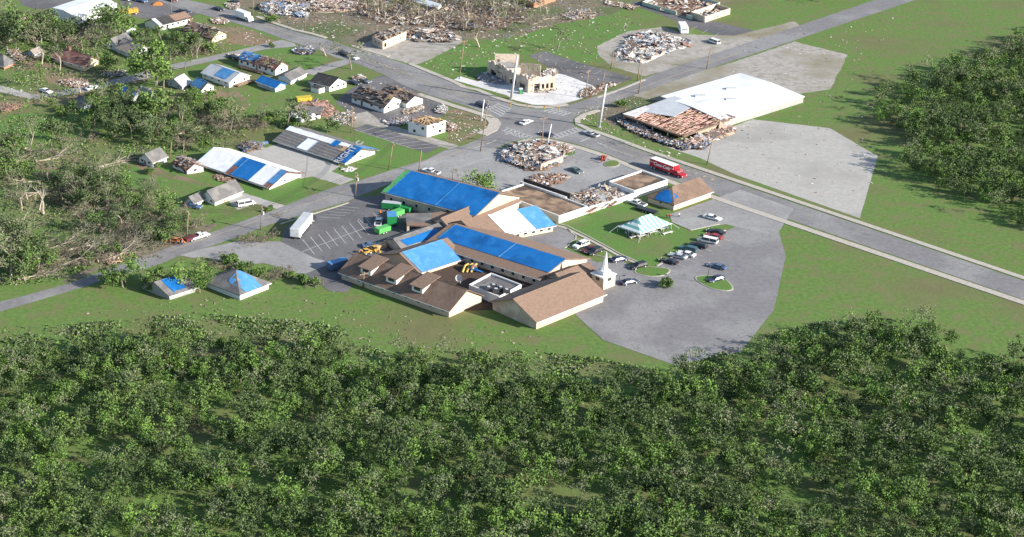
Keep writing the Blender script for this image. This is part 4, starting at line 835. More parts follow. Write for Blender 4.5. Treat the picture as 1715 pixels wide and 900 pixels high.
# motorhome wreck, tipped box
r=empty('motorhome',G(1144,53),'wrecked white motorhome standing beside the big pale rubble pile','motorhome',rz=heading((1144,53),(10,18)))
b=MB(); profile(b,[(-3.5,.5),(-3.5,3.6),(2.2,3.6),(3.2,2.2),(3.5,1.2),(3.5,.5)],1.3); b.build('body',MROOF,r); b=MB(); b.bx(3.0,3.3,-1.0,1.0,1.1,1.7); b.build('windscreen',GLASS,r); wheels(r,(-2,2.3),1.28,.5,.3)
b=MB()
for s in(-1,1):
    for x in(-2.4,-.6,1.2): b.bx(x-.5,x+.5,s*1.31-.02,s*1.31+.02,1.5,2.0)
b.build('side_windows',GLASS,r)
r=empty('tipped_trailer',G(716,13),'pale blue trailer box tipped over in the wreckage at the top','trailer',rz=-.35); r.rotation_euler=(.5,.15,-.5); b=MB(); b.bx(-5,5,-1.3,1.3,0,2.6); b.build('body',WBL,r); b=MB(); b.bx(5,5.05,-1.1,1.1,.2,2.4); b.build('rear_door',FRAME,r)
for x in(-3.5,3.2):
    b=MB(); b.tube((x,-1.1,-.3),(x,1.1,-.3),.1,.1); w=b.build('axle',DGREY,r)
    for s in(-1,1): b=MB(); b.tube((x,s*1.25,-.3),(x,s*1.0,-.3),.4,.4,10); b.build('wheel',BLACK,w)
r=empty('portable_toilet',G(872,157),'green portable toilet beside the tall tan ruin','portable toilet'); b=MB(); b.bx(-.6,.6,-.6,.6,0,1.6); b.build('cabin',mat('toilet_green',(.02,.14,.12),rough=.5),r); b=MB(); b.box((0,0,1.68),V((.62,0,0)),V((0,.62,0)),V((0,0,.1)),taper=.7); b.build('roof',FRAME,r); b=MB(); b.bx(-.4,.4,-.63,-.6,.1,1.45); b.build('door',TARG,r)
r=empty('yellow_skip',G(509,170),'yellow waste container in front of the brick rubble','container',rz=.3); b=MB(); b.box((0,0,.9),V((2.2,0,0)),V((0,1.1,0)),V((0,0,.6)),taper=1.08); b.build('body',mat('skip_yellow',(.55,.42,.05),rough=.6),r); b=MB(); b.bx(-2.1,2.1,-1,1,0.1,.3); b.build('base_frame',DGREY,r)
r=empty('yellow_tipper_truck',G(217,24),'yellow truck half hidden behind the tall leafy tree by the warehouse','truck',rz=.3); b=MB(); b.bx(-3,1.2,-1.2,1.2,.6,1.9); b.build('body',YM,r); b=MB(); b.bx(1.3,3,-1.1,1.1,.5,2.0); b.build('cab',YM,r); wheels(r,(-2,-1,2.2),1.2,.5,.3)
# orange tarp heap top lot
b=MB(); b.box((0,0,.5),V((1.8,0,0)),V((0,1.2,0)),V((0,0,.5)),taper=.3); tag(b.build('orange_tarp_heap',OM,None,loc=G(264,8)),'small orange heap in the top parking lot','tarp')
# road works cones and boxes
r=empty('traffic_cone',G(637,357),'orange cone on the church lot left of the green trailers','cone'); b=MB(); b.tube((0,0,0),(0,0,.9),.28,.06,10); b.build('body',OM,r); b=MB(); b.bx(-.35,.35,-.35,.35,0,.05); b.build('base',BLACK,r)
# ---------------- people ----------------
SKIN=mat('skin',(.45,.28,.2),rough=.7)
def person(pos,rz,label,shirt,legs=(.04,.05,.09),stride=.12):
    me=bpy.data.meshes.new('person'); z=HZ
    J={'p':(0,0,.95,.16),'c':(0,0,1.3,.17),'n':(0,0,1.5,.07),'h':(.02,0,1.68,.11),'h2':(.02,0,1.76,.09),
       'la':(0,.22,1.42,.06),'le':(.05,.30,1.14,.045),'lw':(.16,.30,.90,.035),'lhd':(.2,.3,.82,.04),'ra':(0,-.22,1.42,.06),'re':(-.05,-.30,1.14,.045),'rw':(.05,-.30,.90,.035),'rhd':(.08,-.3,.82,.04),
       'lh':(0,.1,.9,.1),'lk':(stride,.11,.5,.07),'lf':(stride*.8,.11,.06,.05),'lt':(stride*.8+.18,.11,.04,.04),'rh':(0,-.1,.9,.1),'rk':(-stride*.4,-.11,.5,.07),'rf':(-stride,-.11,.06,.05),'rt':(-stride+.18,-.11,.04,.04)}
    K=list(J); E=[('p','c'),('c','n'),('n','h'),('h','h2'),('c','la'),('la','le'),('le','lw'),('lw','lhd'),('c','ra'),('ra','re'),('re','rw'),('rw','rhd'),('p','lh'),('lh','lk'),('lk','lf'),('lf','lt'),('p','rh'),('rh','rk'),('rk','rf'),('rf','rt')]
    me.from_pydata([J[k][:3] for k in K],[(K.index(a),K.index(b_)) for a,b_ in E],[]); o=bpy.data.objects.new('t',me); COL.objects.link(o)
    o.modifiers.new('s','SKIN'); sv=me.skin_vertices[0].data
    for i,k in enumerate(K): sv[i].radius=(J[k][3],J[k][3])
    sv[0].use_root=True; o.modifiers.new('ss','SUBSURF').levels=1
    dg=bpy.context.evaluated_depsgraph_get(); m2=bpy.data.meshes.new_from_object(o.evaluated_get(dg)); bpy.data.objects.remove(o)
    m2.materials.clear()
    for m in (mat('shirt_%d%d%d'%tuple(int(c*99) for c in shirt),shirt,rough=.8),mat('trousers',legs,rough=.9),SKIN,DB): m2.materials.append(m)
    for p in m2.polygons:
        c=p.center; p.material_index=1 if c.z<.95 and abs(c.y)<.2 else (3 if c.z>1.74 else (2 if c.z>1.48 or (abs(c.y)>.24 and c.z<1.15) else 0)); p.use_smooth=True
    p=bpy.data.objects.new('person',m2); COL.objects.link(p); p.location=G(*pos)+V((0,0,.02)); p.scale=(1.05,1.05,HZ); p.rotation_euler=(0,0,rz); tag(p,label,'person')
person((1137,364),2.5,'person in a white shirt standing on the small lot right of the striped tent',(.7,.7,.7))
person((1117,366),1,'person in a red shirt nearest the striped tent corner',(.45,.04,.04))
person((1122,366),2,'person in a red jacket right beside another near the tent',(.35,.03,.03),(.02,.02,.02))
person((305,410),0,'person in a pink top standing on the street behind the open trailer',(.6,.3,.3))
person((300,412),1,'person in dark clothes beside the orange skid loader',(.03,.03,.06))
person((286,399.0),1,'person in a blue shirt close to the pile of pale brush by the street',(.2,.3,.5)) if 0 else None
# ---------------- poles, lamps, wires ----------------
def lean(b_,t_):
    base=G(*b_); h=(b_[1]-t_[1])/vp(*b_); dx=(t_[0]-b_[0])/hp(*b_)+ base.x/(base.y*cp+CH*sp)*0
    dx-= (proj(base+V((0,0,h)))[0]-b_[0])/hp(*b_)
    return base,h,dx
def proj(p):
    w_=p.y*cp+(CH-p.z)*sp; return CX+FPX*p.x/w_, CY+FPX*((CH-p.z)*cp-p.y*sp)/w_
TOPS={}
def pole(key,b_,t_,label,kind='wood',arms=1,trans=0,az=.4,group=None):
    base,h,dx=lean(b_,t_); nm={'wood':'utility_pole','steel':'steel_pole','signal':'signal_pole','light':'parking_light'}[kind]
    r=empty(nm,base,label,{'wood':'utility pole','steel':'steel pole','signal':'signal pole','light':'light pole'}[kind],group)
    top=V((dx,0,h)); TOPS[key]=base+top; rd={'wood':.17,'steel':.42,'signal':.2,'light':.1}[kind]
    b=MB(); b.tube((0,0,0),top,rd,rd*.65,8); b.build('pole',{'wood':WOODP,'steel':STEEL,'signal':FRAME,'light':DGREY}[kind],r,smooth=True)
    if kind=='wood':
        e=V((math.cos(az),math.sin(az),0))
        for i in range(arms):
            c=top*(1-(.6+i*.9)/h); b=MB(); b.box(c,e*1.15,V((-e.y,e.x,0))*.07,V((0,0,.08))); a=b.build('crossarm',WOODP,r)
            for k in(-1,-.5,.5,1): b=MB(); b.tube(c+e*k*1.05+V((0,0,.08)),c+e*k*1.05+V((0,0,.26)),.05,.04); b.build('insulator',FRAME,a)
        if trans: c=top*(1-1.9/h)+V((.38,-.1,0)); b=MB(); b.tube(c-V((0,0,.4)),c+V((0,0,.4)),.26,.26,10); b.build('transformer',STEEL,r)
    if kind=='steel': b=MB(); b.tube(V((0,0,0)),V((0,0,.25)),.7,.7,10); b.build('base_plate',CONC,r)
    if kind=='signal': b=MB(); b.tube(V((0,0,0)),V((0,0,.3)),.35,.35,8); b.build('base_plate',CONC,r)
    if kind=='light':
        for s in (-1,1):
            b=MB(); b.tube(top,top+V((s*.8,0,.1)),.05,.05,4); a=b.build('arm',DGREY,r); b=MB(); b.box(top+V((s*1.0,0,.1)),V((.32,0,0)),V((0,.2,0)),V((0,0,.08))); b.build('lamp_head',DGREY,a)
    return r
pole('a',(312.5,399.5),(315.5,353),'pale new wooden pole beside the orange loader and parked trailer',az=1.9)
pole('b',(436.8,386),(439,345),'utility pole with a meter box at the brush pile by the side street',az=1.9,trans=1)
pole('c',(595,330),(597.5,289),'thick utility pole with a transformer at the motel driveway mouth',az=1.9,trans=1,arms=2)
pole('d',(651,284),(658.5,238),'utility pole on the lawn left of the thin pole by the blue hall',az=1.9)
pole('e',(701,288),(706,252),'short thin pole just above the left end of the blue church hall',az=1.9,arms=0)
pole('f',(757,308),(760.5,279),'dark pole behind the middle of the deep blue church hall',az=1.9,arms=0)
pole('g',(804.5,254),(818,168),'tall wooden pole at the left kerb corner of the intersection',az=1.9,arms=1)
pole('h',(588,223),(590.7,179),'wooden pole beside the small striped parking bay',az=1.9)
pole('i',(510,52),(513.5,6),'wooden pole on the far verge near the green bush',az=.3)
pole('j',(423,27),(425,-12),'wooden pole on the far verge at the top left of the main road',az=.3)
pole('k',(769,133),(778,68),'wooden pole with a leaning brace on the far lawn verge',az=.3)
pole('l',(1069,157),(1077,116),'thin dark pole on the right side of the cross street',az=.9,arms=0)
pole('m',(1067.5,136),(1074,91),'wooden pole beside the corner of the big pale rubble pile',az=.9)
pole('n',(1023,115),(1028,87),'short dark pole left of the big pale rubble pile',az=.9,arms=0)
pole('o',(980,165),(986,118),'brown pole by the debris on the cross street verge',az=.9)
pole('p',(1007,147),(1013,122),'thin pole at the back corner of the dark lot',az=.9,arms=0)
pole('q',(1184,276),(1194,232),'grey pole on the verge above the soft drink truck',az=.3)
pole('r',(1183,116),(1191,79),'thin pole at the right edge of the cross street',az=.9,arms=0)
pole('s',(907,251),(911,196),'reddish wooden pole on the far side of the round rubble pile',az=.3)
pole('t',(286,28),(288,-6),'dark pole at the kerb of the top parking lot',az=.3,arms=0)
pole('u',(1139,296),(1140,276),'short brown post beside the lorry on the near verge',az=.3,arms=0)
pole('v',(775,78),(777,66),'stub of a pole in the top lawn',az=.3,arms=0) if 0 else None
pole('w',(285,268),(287,238),'pale pole behind the leaning red cottage',az=1.2,arms=0)
pole('x',(307,262),(308,236),'thin pole in the brush between the cottage and the motel',az=1.2,arms=0)
pole('y',(658,420.5-.5),(659,400),'x','wood') if 0 else None
pole('S1',(1003,213),(1015.5,142),'massive grey steel pole with guy wires right of the intersection','steel')
pole('S2',(856,166),(866.5,95),'tall pale steel pole in front of the roofless tan building','steel')
pole('T1',(916,247),(923.5,208),'white signal pole at the near right corner by the rubble pile','signal')
pole('T2',(806,203),(811,167),'white signal pole at the left corner of the intersection','signal')
pole('L1',(1182,475),(1190,442),'parking light with two lamp heads on the bottom right island','light')
pole('L2',(1037,478),(1038,462),'low lamp post with two heads beside the steeple','light')
pole('L3',(564,-20),(566,-30),'x','light') if 0 else None
pole('z',(608,482),(610,455),'weathered pole with a long crossarm at the corner of the dormered building',az=.5,arms=1)
def wire(name,pts,label,sag=.03,rad=.035,m=BLACK,cat='cable',group=None,n=10):
    b=MB()
    for p,q in zip(pts,pts[1:]):
        L=(q-p).length; pv=p
        for i in range(1,n+1):
            t=i/n; c=p.lerp(q,t)-V((0,0,4*sag*L*t*(1-t))); b.tube(pv,c,rad,rad,3,cap=False); pv=c
    b_=b.build(name,m); return tag(b_,label,cat,group)
WG='overhead cables along the lower side street'
for i,dx in enumerate((-1.0,0,1.0)):
    e=V((math.cos(1.9),math.sin(1.9),0))*dx
    wire('overhead_cable',[TOPS['a']+e,TOPS['b']+e,TOPS['c']+e,TOPS['d']+e],'thin cable strung between the wooden poles along the lower side street',group=WG)
for i in range(4):
    p=TOPS['a']-V((0,0,.5+i*.5)); q=G(-60,438+i*9)+V((0,0,6-.6*i)); wire('overhead_cable',[p,q],'dark cable running from the pale pole into the lower left thicket',sag=.02,rad=.05,group='cables over the lower left thicket')
wire('signal_span_wire',[TOPS['T2'],TOPS['S1']*.0+TOPS['S1']-V((.0,0,8))],'span wire carrying traffic lights across the intersection',sag=.01,rad=.05)
wire('signal_span_wire',[TOPS['T1'],TOPS['g']-V((0,0,5))],'second span wire from the near signal pole to the left corner pole',sag=.01,rad=.05)
wire('overhead_cable',[TOPS['g'],TOPS['S2']-V((0,0,2)),TOPS['o'],TOPS['m']],'cable along the far side of the cross street poles',sag=.015)
wire('overhead_cable',[TOPS['i'],TOPS['k'],TOPS['S2']-V((0,0,3))],'cable along the far verge of the main road',sag=.015)
wire('overhead_cable',[TOPS['c'],TOPS['h']-V((0,0,1))],'cable crossing the motel lawn to the parking bay pole',sag=.015)
p0,p1=TOPS['T2'],TOPS['S1']-V((0,0,8))
for i,t in enumerate((.22,.36,.5,.62)):
    q=p0.lerp(p1,t); r=empty('traffic_light',q-V((0,0,.9)),('yellow traffic light nearest the left signal pole','yellow traffic light second along the span wire','yellow traffic light third along the span wire','yellow traffic light nearest the massive steel pole')[i],'traffic light','traffic lights over the intersection')
    b=MB(); b.bx(-.2,.2,-.16,.16,-.5,.5); b.build('housing',YM,r)
    for k,m_ in enumerate((TLM,YEL,TARG)): b=MB(); b.tube((0,-.16,.32-.32*k),(0,-.24,.32-.32*k),.12,.13,8); b.build('lens',m_,r)
    b=MB(); b.tube((0,0,.5),(0,0,.9),.03,.03,4); b.build('hanger',DGREY,r)
# ---------------- rubble ----------------
def centroid(P): return (sum(p[0] for p in P)/len(P),sum(p[1] for p in P)/len(P))
def pile(name,label,px,peak,n,mats,size=(.4,1.6),seed=1,kind=None,cat='rubble pile',base=None,flat=.25,sheets=.3,edge=.0):
    W=[G(*p) for p in px]; P=[(p.x,p.y) for p in W]; c=centroid(P); rr=random.Random(seed); ctr=V((c[0],c[1],0)); b=MB()
    xs=[p[0] for p in P]; ys=[p[1] for p in P]; mx=max(math.hypot(p[0]-c[0],p[1]-c[1]) for p in P)
    def hgt(x,y):
        # radial fraction to the outline
        dx,dy=x-c[0],y-c[1]; lo=1.0
        for k in range(12):
            f=1+k*.35
            if not inpoly((c[0]+dx*f,c[1]+dy*f),P): lo=1/f; break
        else: lo=.15
        v=MN.noise(V((x*.25,y*.25,seed)))*.5+.5
        return peak*(1-lo)**.55*(.45+1.0*v) if peak else 0
    if peak and base:
        m=14; 
        gx=[min(xs)+(max(xs)-min(xs))*i/m for i in range(m+1)]; gy=[min(ys)+(max(ys)-min(ys))*i/m for i in range(m+1)]
        ids={}
        for i,x in enumerate(gx):
            for j,y in enumerate(gy):
                ids[i,j]=len(b.v); b.v.append((x-c[0],y-c[1],(hgt(x,y)*.85 if inpoly((x,y),P) else 0)-.12))
        for i in range(m):
            for j in range(m):
                b.f.append((ids[i,j],ids[i+1,j],ids[i+1,j+1],ids[i,j+1])); b.m.append(len(mats))
    k=0; tries=0; n=int(n*1.5) if peak else n
    while k<n and tries<n*20:
        tries+=1; x=rr.uniform(min(xs),max(xs)); y=rr.uniform(min(ys),max(ys))
        if not inpoly((x,y),P): continue
        k+=1; z=hgt(x,y)*rr.uniform(.7,1.05)+.08; an=rr.uniform(0,6.28); ti=rr.gauss(0,flat); t2=rr.gauss(0,flat)
        e=V((math.cos(an)*math.cos(ti),math.sin(an)*math.cos(ti),math.sin(ti))); f=V((-math.sin(an),math.cos(an),math.sin(t2))).normalized(); g_=e.cross(f)
        l=size[0]+(size[1]-size[0])*rr.random()**2.2; l*=.85; t=rr.random()
        if peak>1 and rr.random()<.03: l=rr.uniform(1.8,3.2); t=0
        if t<sheets: b.box((x-c[0],y-c[1],z),e*l*.6,f*l*rr.uniform(.25,.55),g_*.05,rr.randrange(len(mats)))
        elif t<.9: b.box((x-c[0],y-c[1],z),e*l,f*rr.uniform(.05,.16),g_*.05,rr.randrange(len(mats)))
        else: b.box((x-c[0],y-c[1],z),e*l*.3,f*l*.3,g_*l*.2,rr.randrange(len(mats)))
    o=b.build(name,list(mats)+[base or DB],None,loc=ctr); tag(o,label,cat,None,kind); return o
PL=pile
PL('rubble_pile','round pile of broken white panels, bricks and timber on the corner lot',[(840,262),(848,252),(862,246),(880,243),(895,238),(908,240),(925,246),(942,256),(945,264),(938,276),(920,283),(898,288),(880,284),(858,276),(843,270)],1.9,900,[DW,DW,DT,DT,DR,DB,DG,DK,DBL,DW],(.5,2.0),1,base=DB)
PL('rubble_pile','scattered timber spilling right of the round pile onto the verge',[(922,238),(945,242),(962,251),(958,257),(940,258),(930,250)],.5,170,[DT,DR,DB,DW],(.4,1.3),2)
r=empty('broken_wall',G(920,277),'low tan brick wall with window holes along the round rubble pile','wall'); b=MB(); wallopen(b,G(905,286)-G(920,277),G(942,272)-G(920,277),1.7,.4,[(.05,.15,.5,1.2),(.3,.4,.5,1.2),(.55,.65,.5,1.2),(.8,.88,.5,1.2)]); b.build('brickwork',WTN,r); b=MB(); quadbox(b,G(905,286)-G(920,277),G(942,272)-G(920,277),1.72,1.95,.5); b.build('coping',DP,r)
PL('rubble_pile','large pile of pale rubble in front of the white motorhome',[(1027,95),(1035,88),(1045,72),(1058,62),(1080,57),(1100,55),(1125,60),(1140,68),(1158,72),(1152,78),(1130,84),(1100,95),(1080,104),(1062,106),(1040,100)],1.2,1100,[DW,DW,DW,DW,DW,DT,DB,DG,DBL,DK,DR],(.4,1.6),3,base=DW)
PL('rubble_pile','heap of white and brown rubble inside the broken middle of the rear stores',[(950,346),(958,334),(985,322),(1015,314),(1035,318),(1062,322),(1070,326),(1040,338),(1010,350),(985,358),(965,354)],1.7,800,[DW,DW,DT,DT,DB,DG,DR,DW],(.5,1.8),4,base=DT)
PL('rubble_pile','strip of red and brown roofing rubble on the grey lot behind the stores',[(884,303),(905,294),(935,292),(952,297),(945,305),(920,312),(900,314)],.6,320,[DR,DB,DT,DW,DR],(.4,2.0),5,base=DB)
PL('rubble_pile','scorched rubble spread beside the charred low brick building',[(648,62),(680,50),(720,50),(752,56),(768,64),(755,72),(725,72),(700,71),(684,66)],1.4,700,[DW,DT,DB,DG,DK,DR],(.4,1.6),6,base=DG)
PL('rubble_pile','red brick heap behind the crushed white cottage',[(500,180),(520,172),(545,172),(560,184),(555,195),(530,197),(512,192)],1.6,420,[DR,DR,DT,DP,DB],(.25,.8),7,base=DR)
PL('rubble_pile','pile of dark junk and twigs on the lawn behind the red roofing',[(488,86),(500,80),(520,79),(530,86),(520,93),(495,92)],.9,200,[DK,DB,DW,DBL,DG],(.3,1.1),8,base=DK)
PL('rubble_pile','brick rubble beside the dark parked cars at the driveway',[(590,132),(602,127),(612,132),(608,138),(594,138)],1.0,150,[DT,DR,DW,DB],(.3,1.0),9,base=DT)
PL('rubble_pile','rubble heap of timber at the left of the motel yard',[(401,248),(412,240),(428,240),(442,243),(440,250),(425,253),(410,256)],1.1,230,[DB,DT,DBL,DK,DG],(.4,1.4),10,base=DB)
PL('rubble_pile','orange brick rubble beside the concrete driveway on the far left',[(0,182),(12,176),(34,176),(36,180),(20,186),(4,190)],.7,160,[DR,DT,DR,DB],(.3,.9),11,base=DR)
PL('rubble_pile','white sheeted litter heap on the lawn by the motel driveway corner',[(570,284),(585,281),(598,283),(592,288),(575,289)],.4,70,[DW,DT,DW],(.3,1.0),12)
PL('rubble_pile','rubble beside the square roofless block on the grassy corner',[(745,212),(758,208),(766,216),(758,222),(748,220)],.9,120,[DR,DB,DT,DW],(.4,1.3),13,base=DB)
PL('rubble_pile','rubble spilled left of the square roofless block',[(641,206),(660,200),(685,196),(690,204),(672,212),(650,210)],.6,200,[DG,DW,DB,DBL,DT],(.3,1.2),14)
PL('rubble_pile','dark rubble under the front eave of the wrecked store',[(1030,200),(1045,196),(1070,212),(1110,232),(1150,243),(1185,236),(1196,228),(1180,252),(1130,248),(1085,232),(1050,218)],1.0,900,[DW,DG,DB,DK,DBL,DT,DR],(.4,1.6),15,base=DK)
PL('rubble_pile','black litter heap on the pale lot beside the wrecked store',[(1133,246),(1145,243),(1158,247),(1150,253),(1138,252)],.6,110,[DK,DK,DG],(.3,.9),16)
PL('rubble_pile','white stone rubble behind the roofless tan building',[(905,126),(915,118),(928,116),(936,122),(930,128),(915,130)],.8,150,[DW,DT,DB,DW],(.3,1.2),17)
PL('rubble_pile','broken timber around the brown pole on the cross street verge',[(968,158),(980,150),(1000,144),(1015,140),(1040,140),(1010,152),(985,165),(972,166)],.6,240,[DB,DT,DW,DR],(.3,1.3),18)
PL('rubble_pile','mixed rubble at the left end of the top wreckage field',[(432,14),(445,6),(470,4),(500,8),(520,18),(512,30),(490,28),(460,26),(440,20)],1.1,800,[DW,DW,DG,DG,DBL,DK,DT],(.3,1.5),19,base=DG)
PL('rubble_pile','tan timber wreckage heap near the top of the picture',[(470,4),(500,-4),(560,-4),(600,2),(600,14),(570,22),(530,20),(500,12)],1.4,900,[DT,DW,DT,DB,DG,DP],(.4,1.8),20,base=DT)
PL('rubble_pile','splintered wreckage behind the fallen branches at the top centre',[(600,0),(660,-4),(760,0),(860,8),(880,30),(840,48),(780,52),(700,44),(640,40),(600,24)],.9,1700,[DB,DB,DT,DG,DW,TWIG,BARK],(.4,1.8),21,base=DB)
PL('rubble_pile','brown rubble heap in the upper green field',[(938,26),(955,20),(985,18),(1000,24),(990,32),(960,34)],.9,260,[DB,DG,DT,DW],(.3,1.3),22,base=DB)
PL('rubble_pile','row of planks by the track at the top right',[(1015,2),(1040,6),(1070,12),(1062,18),(1035,12),(1012,8)],.5,160,[DT,DT,DB,DW],(.5,2.2),23)
PL('rubble_pile','rubble between the rose grey house and the dirt road',[(165,120),(185,122),(205,118),(212,126),(190,130),(170,128)],.5,160,[DG,DW,DB,DT],(.3,1.1),24)
PL('rubble_pile','rubble on the dirt clearing left of the dead end road',[(100,136),(125,132),(145,136),(150,146),(130,148),(108,146)],.7,240,[DT,DW,DB,DR],(.3,1.2),25)
PL('rubble_pile','rubble of white sheets near the far left brick house',[(12,86),(26,84),(42,92),(40,104),(24,102)],.7,200,[DW,DT,DR,DB],(.3,1.3),26)
PL('rubble_pile','orange timber rubble beside the red mud patch',[(366,188),(378,184),(388,190),(380,196),(368,194)],.6,90,[DR,DT,DB],(.3,1.0),27)
PL('rubble_pile','sawn logs and splinters at the foot of the lower verge',[(172,432),(198,424),(215,430),(205,440),(180,444)],.6,110,[BARKP,WOODN,DB],(.4,1.6),28)
PL('rubble_pile','torn red roof pieces behind the motel cottage',[(355,296),(372,292),(392,302),(385,308),(365,304)],.4,120,[DR,DB,DT],(.3,1.0),29)
PL('rubble_pile','litter along the white wall of the long ruined building',[(672,186),(690,182),(708,178),(712,182),(692,190),(676,192)],.5,170,[DT,DW,DT,DB],(.3,1.0),30)
PL('rubble_pile','tangle of chairs and pipes near the grassy corner',[(728,182),(742,176),(750,184),(742,192),(730,190)],.7,110,[DG,DW,DB,STEEL],(.3,1.1),31)
PL('rubble_pile','rubble field between the crushed cottage and the concrete pad',[(548,200),(565,190),(590,186),(600,198),(588,210),(562,214),(550,210)],.4,330,[DW,DT,DG,DB],(.2,.9),32)
PL('rubble_pile','pale rubble under the eave of the white motel at the cottage end',[(348,36),(372,33),(385,38),(372,42),(352,40)],.6,120,[DT,DB,DW],(.3,1.1),33) if 0 else None
PL('rubble_pile','rubble strip at the kerb corner above the white box truck',[(352,33),(370,30),(386,36),(376,42),(356,40)],.6,170,[DT,DB,DW,DR],(.3,1.1),33)
PL('rubble_pile','rubble by the black car near the far main road',[(376,8),(392,4),(402,10),(398,18),(384,16)],.6,150,[DT,DW,DB,DG],(.3,1.2),34)
PL('rubble_pile','rubble heap beside the black car above the blue tarp house',[(380,92),(392,90),(404,96),(398,102),(386,100)],.6,110,[DT,DR,DW],(.3,1.0),35)
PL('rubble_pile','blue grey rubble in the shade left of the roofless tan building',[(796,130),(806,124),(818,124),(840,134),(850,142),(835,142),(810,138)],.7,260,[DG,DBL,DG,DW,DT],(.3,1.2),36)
PL('rubble_pile','broken roof panels resting against the lit side of the roofless tan building',[(893,152),(905,148),(928,146),(934,150),(915,155),(898,157)],.4,110,[DW,DT,DB],(.3,1.1),37)
# crushed white cottage
r=ruin('ruined_house','crushed white cottage with broken walls beside the red brick heap',(488,196),(505,205),(536,198),7,WWH,floor=DK,fz=.3,ops_u=[(.2,.4,.3,1)],ops_v=[(.12,.26,.2,1),(.4,.55,.1,1),(.7,.85,.3,1)],back=(.6,.5),deb=90,cat='house',dm=(DW,DG,DW,DK))[0]
b=MB(); q=G(520,193)-r.location; b.box(q+V((0,0,1.5)),V((3.6,-1.0,.2)),V((.6,2.0,.5)),V((0,0,.08))); b.build('fallen_roof',SHG,r)
# scattered litter
def scatter(name,label,px,n,mats,size,seed): PL(name,label,px,0,n,mats,size,seed,kind='stuff',cat='debris',flat=.08,sheets=.45)
scatter('scattered_debris','scattered boards over the upper green field',[(690,100),(760,75),(860,62),(900,40),(985,30),(1060,20),(1080,50),(1000,75),(1000,110),(930,92),(880,88),(810,100),(790,128),(745,128)],420,[DW,DT,DT,DB,DB],(.2,.9),41)
scatter('scattered_debris','scattered scraps over the wreckage ground at the top',[(430,30),(440,0),(900,-10),(1010,0),(1010,28),(900,45),(880,75),(780,62),(690,50),(600,60),(560,66),(500,50)],1800,[DW,DT,DT,DB,DG,DBL,DK,DR],(.2,1.0),42)
scatter('scattered_debris','scattered scraps around the small houses',[(350,36),(420,50),(470,70),(400,80),(300,100),(280,60)],260,[DW,DT,DB],(.15,.7),43)
scatter('scattered_debris','scattered scraps near the wrecked store',[(960,190),(1000,170),(1100,160),(1050,195),(1035,220),(1090,245),(1160,262),(1120,262),(1040,232),(1000,215)],300,[DW,DT,DB,DG],(.15,.7),44)
scatter('scattered_debris','scattered twigs and scraps on the left yards',[(0,90),(160,90),(260,100),(300,130),(420,150),(420,200),(300,180),(180,170),(60,170),(0,180)],480,[DW,DT,DB,TWIG],(.15,.7),45)
scatter('scattered_debris','scraps on the grassy corner beside the square block',[(745,180),(800,195),(820,215),(770,238),(745,235)],160,[DT,DB,DW],(.15,.7),46)
scatter('scattered_debris','fallen twigs over the lower left ground',[(0,240),(150,240),(330,340),(340,390),(200,440),(80,475),(0,475)],500,[TWIG,BARK,BARKP],(.15,.6),47)
scatter('scattered_debris','scraps across the pale lots and pads',[(560,170),(640,130),(750,180),(740,200),(650,212),(590,190)],150,[DW,DT,DG],(.12,.5),48)
scatter('scattered_debris','scraps around the white concrete apron',[(800,137),(880,160),(960,172),(1000,150),(1060,131),(1000,114),(930,94),(885,93),(930,122)],150,[DW,DT,DB,DG],(.12,.6),49)

scatter('scattered_debris','scraps scattered on the open grass around the lots on the right',[(1240,60),(1500,30),(1460,160),(1500,300),(1400,340),(1240,290),(1210,200)],260,[DW,DT,DB],(.15,.7),50)
scatter('scattered_debris','scraps and twigs on the grass below the church',[(340,500),(560,500),(760,540),(900,560),(1000,590),(960,640),(640,620),(400,560),(100,520)],240,[DT,DB,TWIG],(.15,.7),51)
PL('rubble_pile','jagged brown wreckage spilling from the lit side of the wrecked store',[(1142,240),(1165,232),(1200,220),(1225,212),(1232,222),(1200,234),(1165,246)],1.2,420,[DT,DW,DB,DR,DP],(.4,1.8),38,base=DT)
# ---------------- trees ----------------
def grow(b,rr,p,d,L,r,depth,tips,mi=0,spread=.6,up=.12,kids=3,n=5):
    q=p; segs=3
    for i in range(segs):
        nd=(d+V((rr.gauss(0,.13),rr.gauss(0,.13),rr.gauss(0,.08)+up*.4))).normalized(); nq=q+nd*L/segs
        r1=r*(1-.33*(i+1)/segs*1.2); b.tube(q,nq,r*(1-.33*i/segs*1.2),r1,n if r>.06 else 3,mi,cap=False); q=nq; d=nd
        if depth>0 and i>0:
            for _ in range(kids-1 if i==1 else kids):
                a=d.orthogonal().normalized(); a.rotate(M.Rotation(rr.uniform(0,6.28),3,d)); c=(d+a*rr.uniform(spread*.6,spread*1.4)+V((0,0,up))).normalized()
                grow(b,rr,q,c,L*rr.uniform(.55,.8),r1*.62,depth-1,tips,mi,spread,up,kids,n)
    if depth<=1: tips.append((q,depth))
def leaves(b,rr,tips,per,rad,size,squash=.75):
    for q,_ in tips:
        cr=rad*rr.uniform(.55,1.25)
        for _i in range(int(per*rr.uniform(.5,1.4))):
            v=V((rr.gauss(0,1),rr.gauss(0,1),rr.gauss(0,1)*squash)); v=v.normalized()*cr*rr.random()**.4
            c=q+v
            if c.z<.15: c.z=.15+rr.random()*.2
            a=V((rr.gauss(0,1),rr.gauss(0,1),rr.gauss(0,.6))).normalized(); e=a.orthogonal().normalized(); s=size*rr.uniform(.6,1.3); f=a.cross(e)
            b.poly([c-e*s-f*s*.5,c+e*s-f*s*.4,c+e*s*.3+f*s,c-e*s*.6+f*s*.8],rr.randrange(2) if rr.random()<.5 else 0)
PROT={}
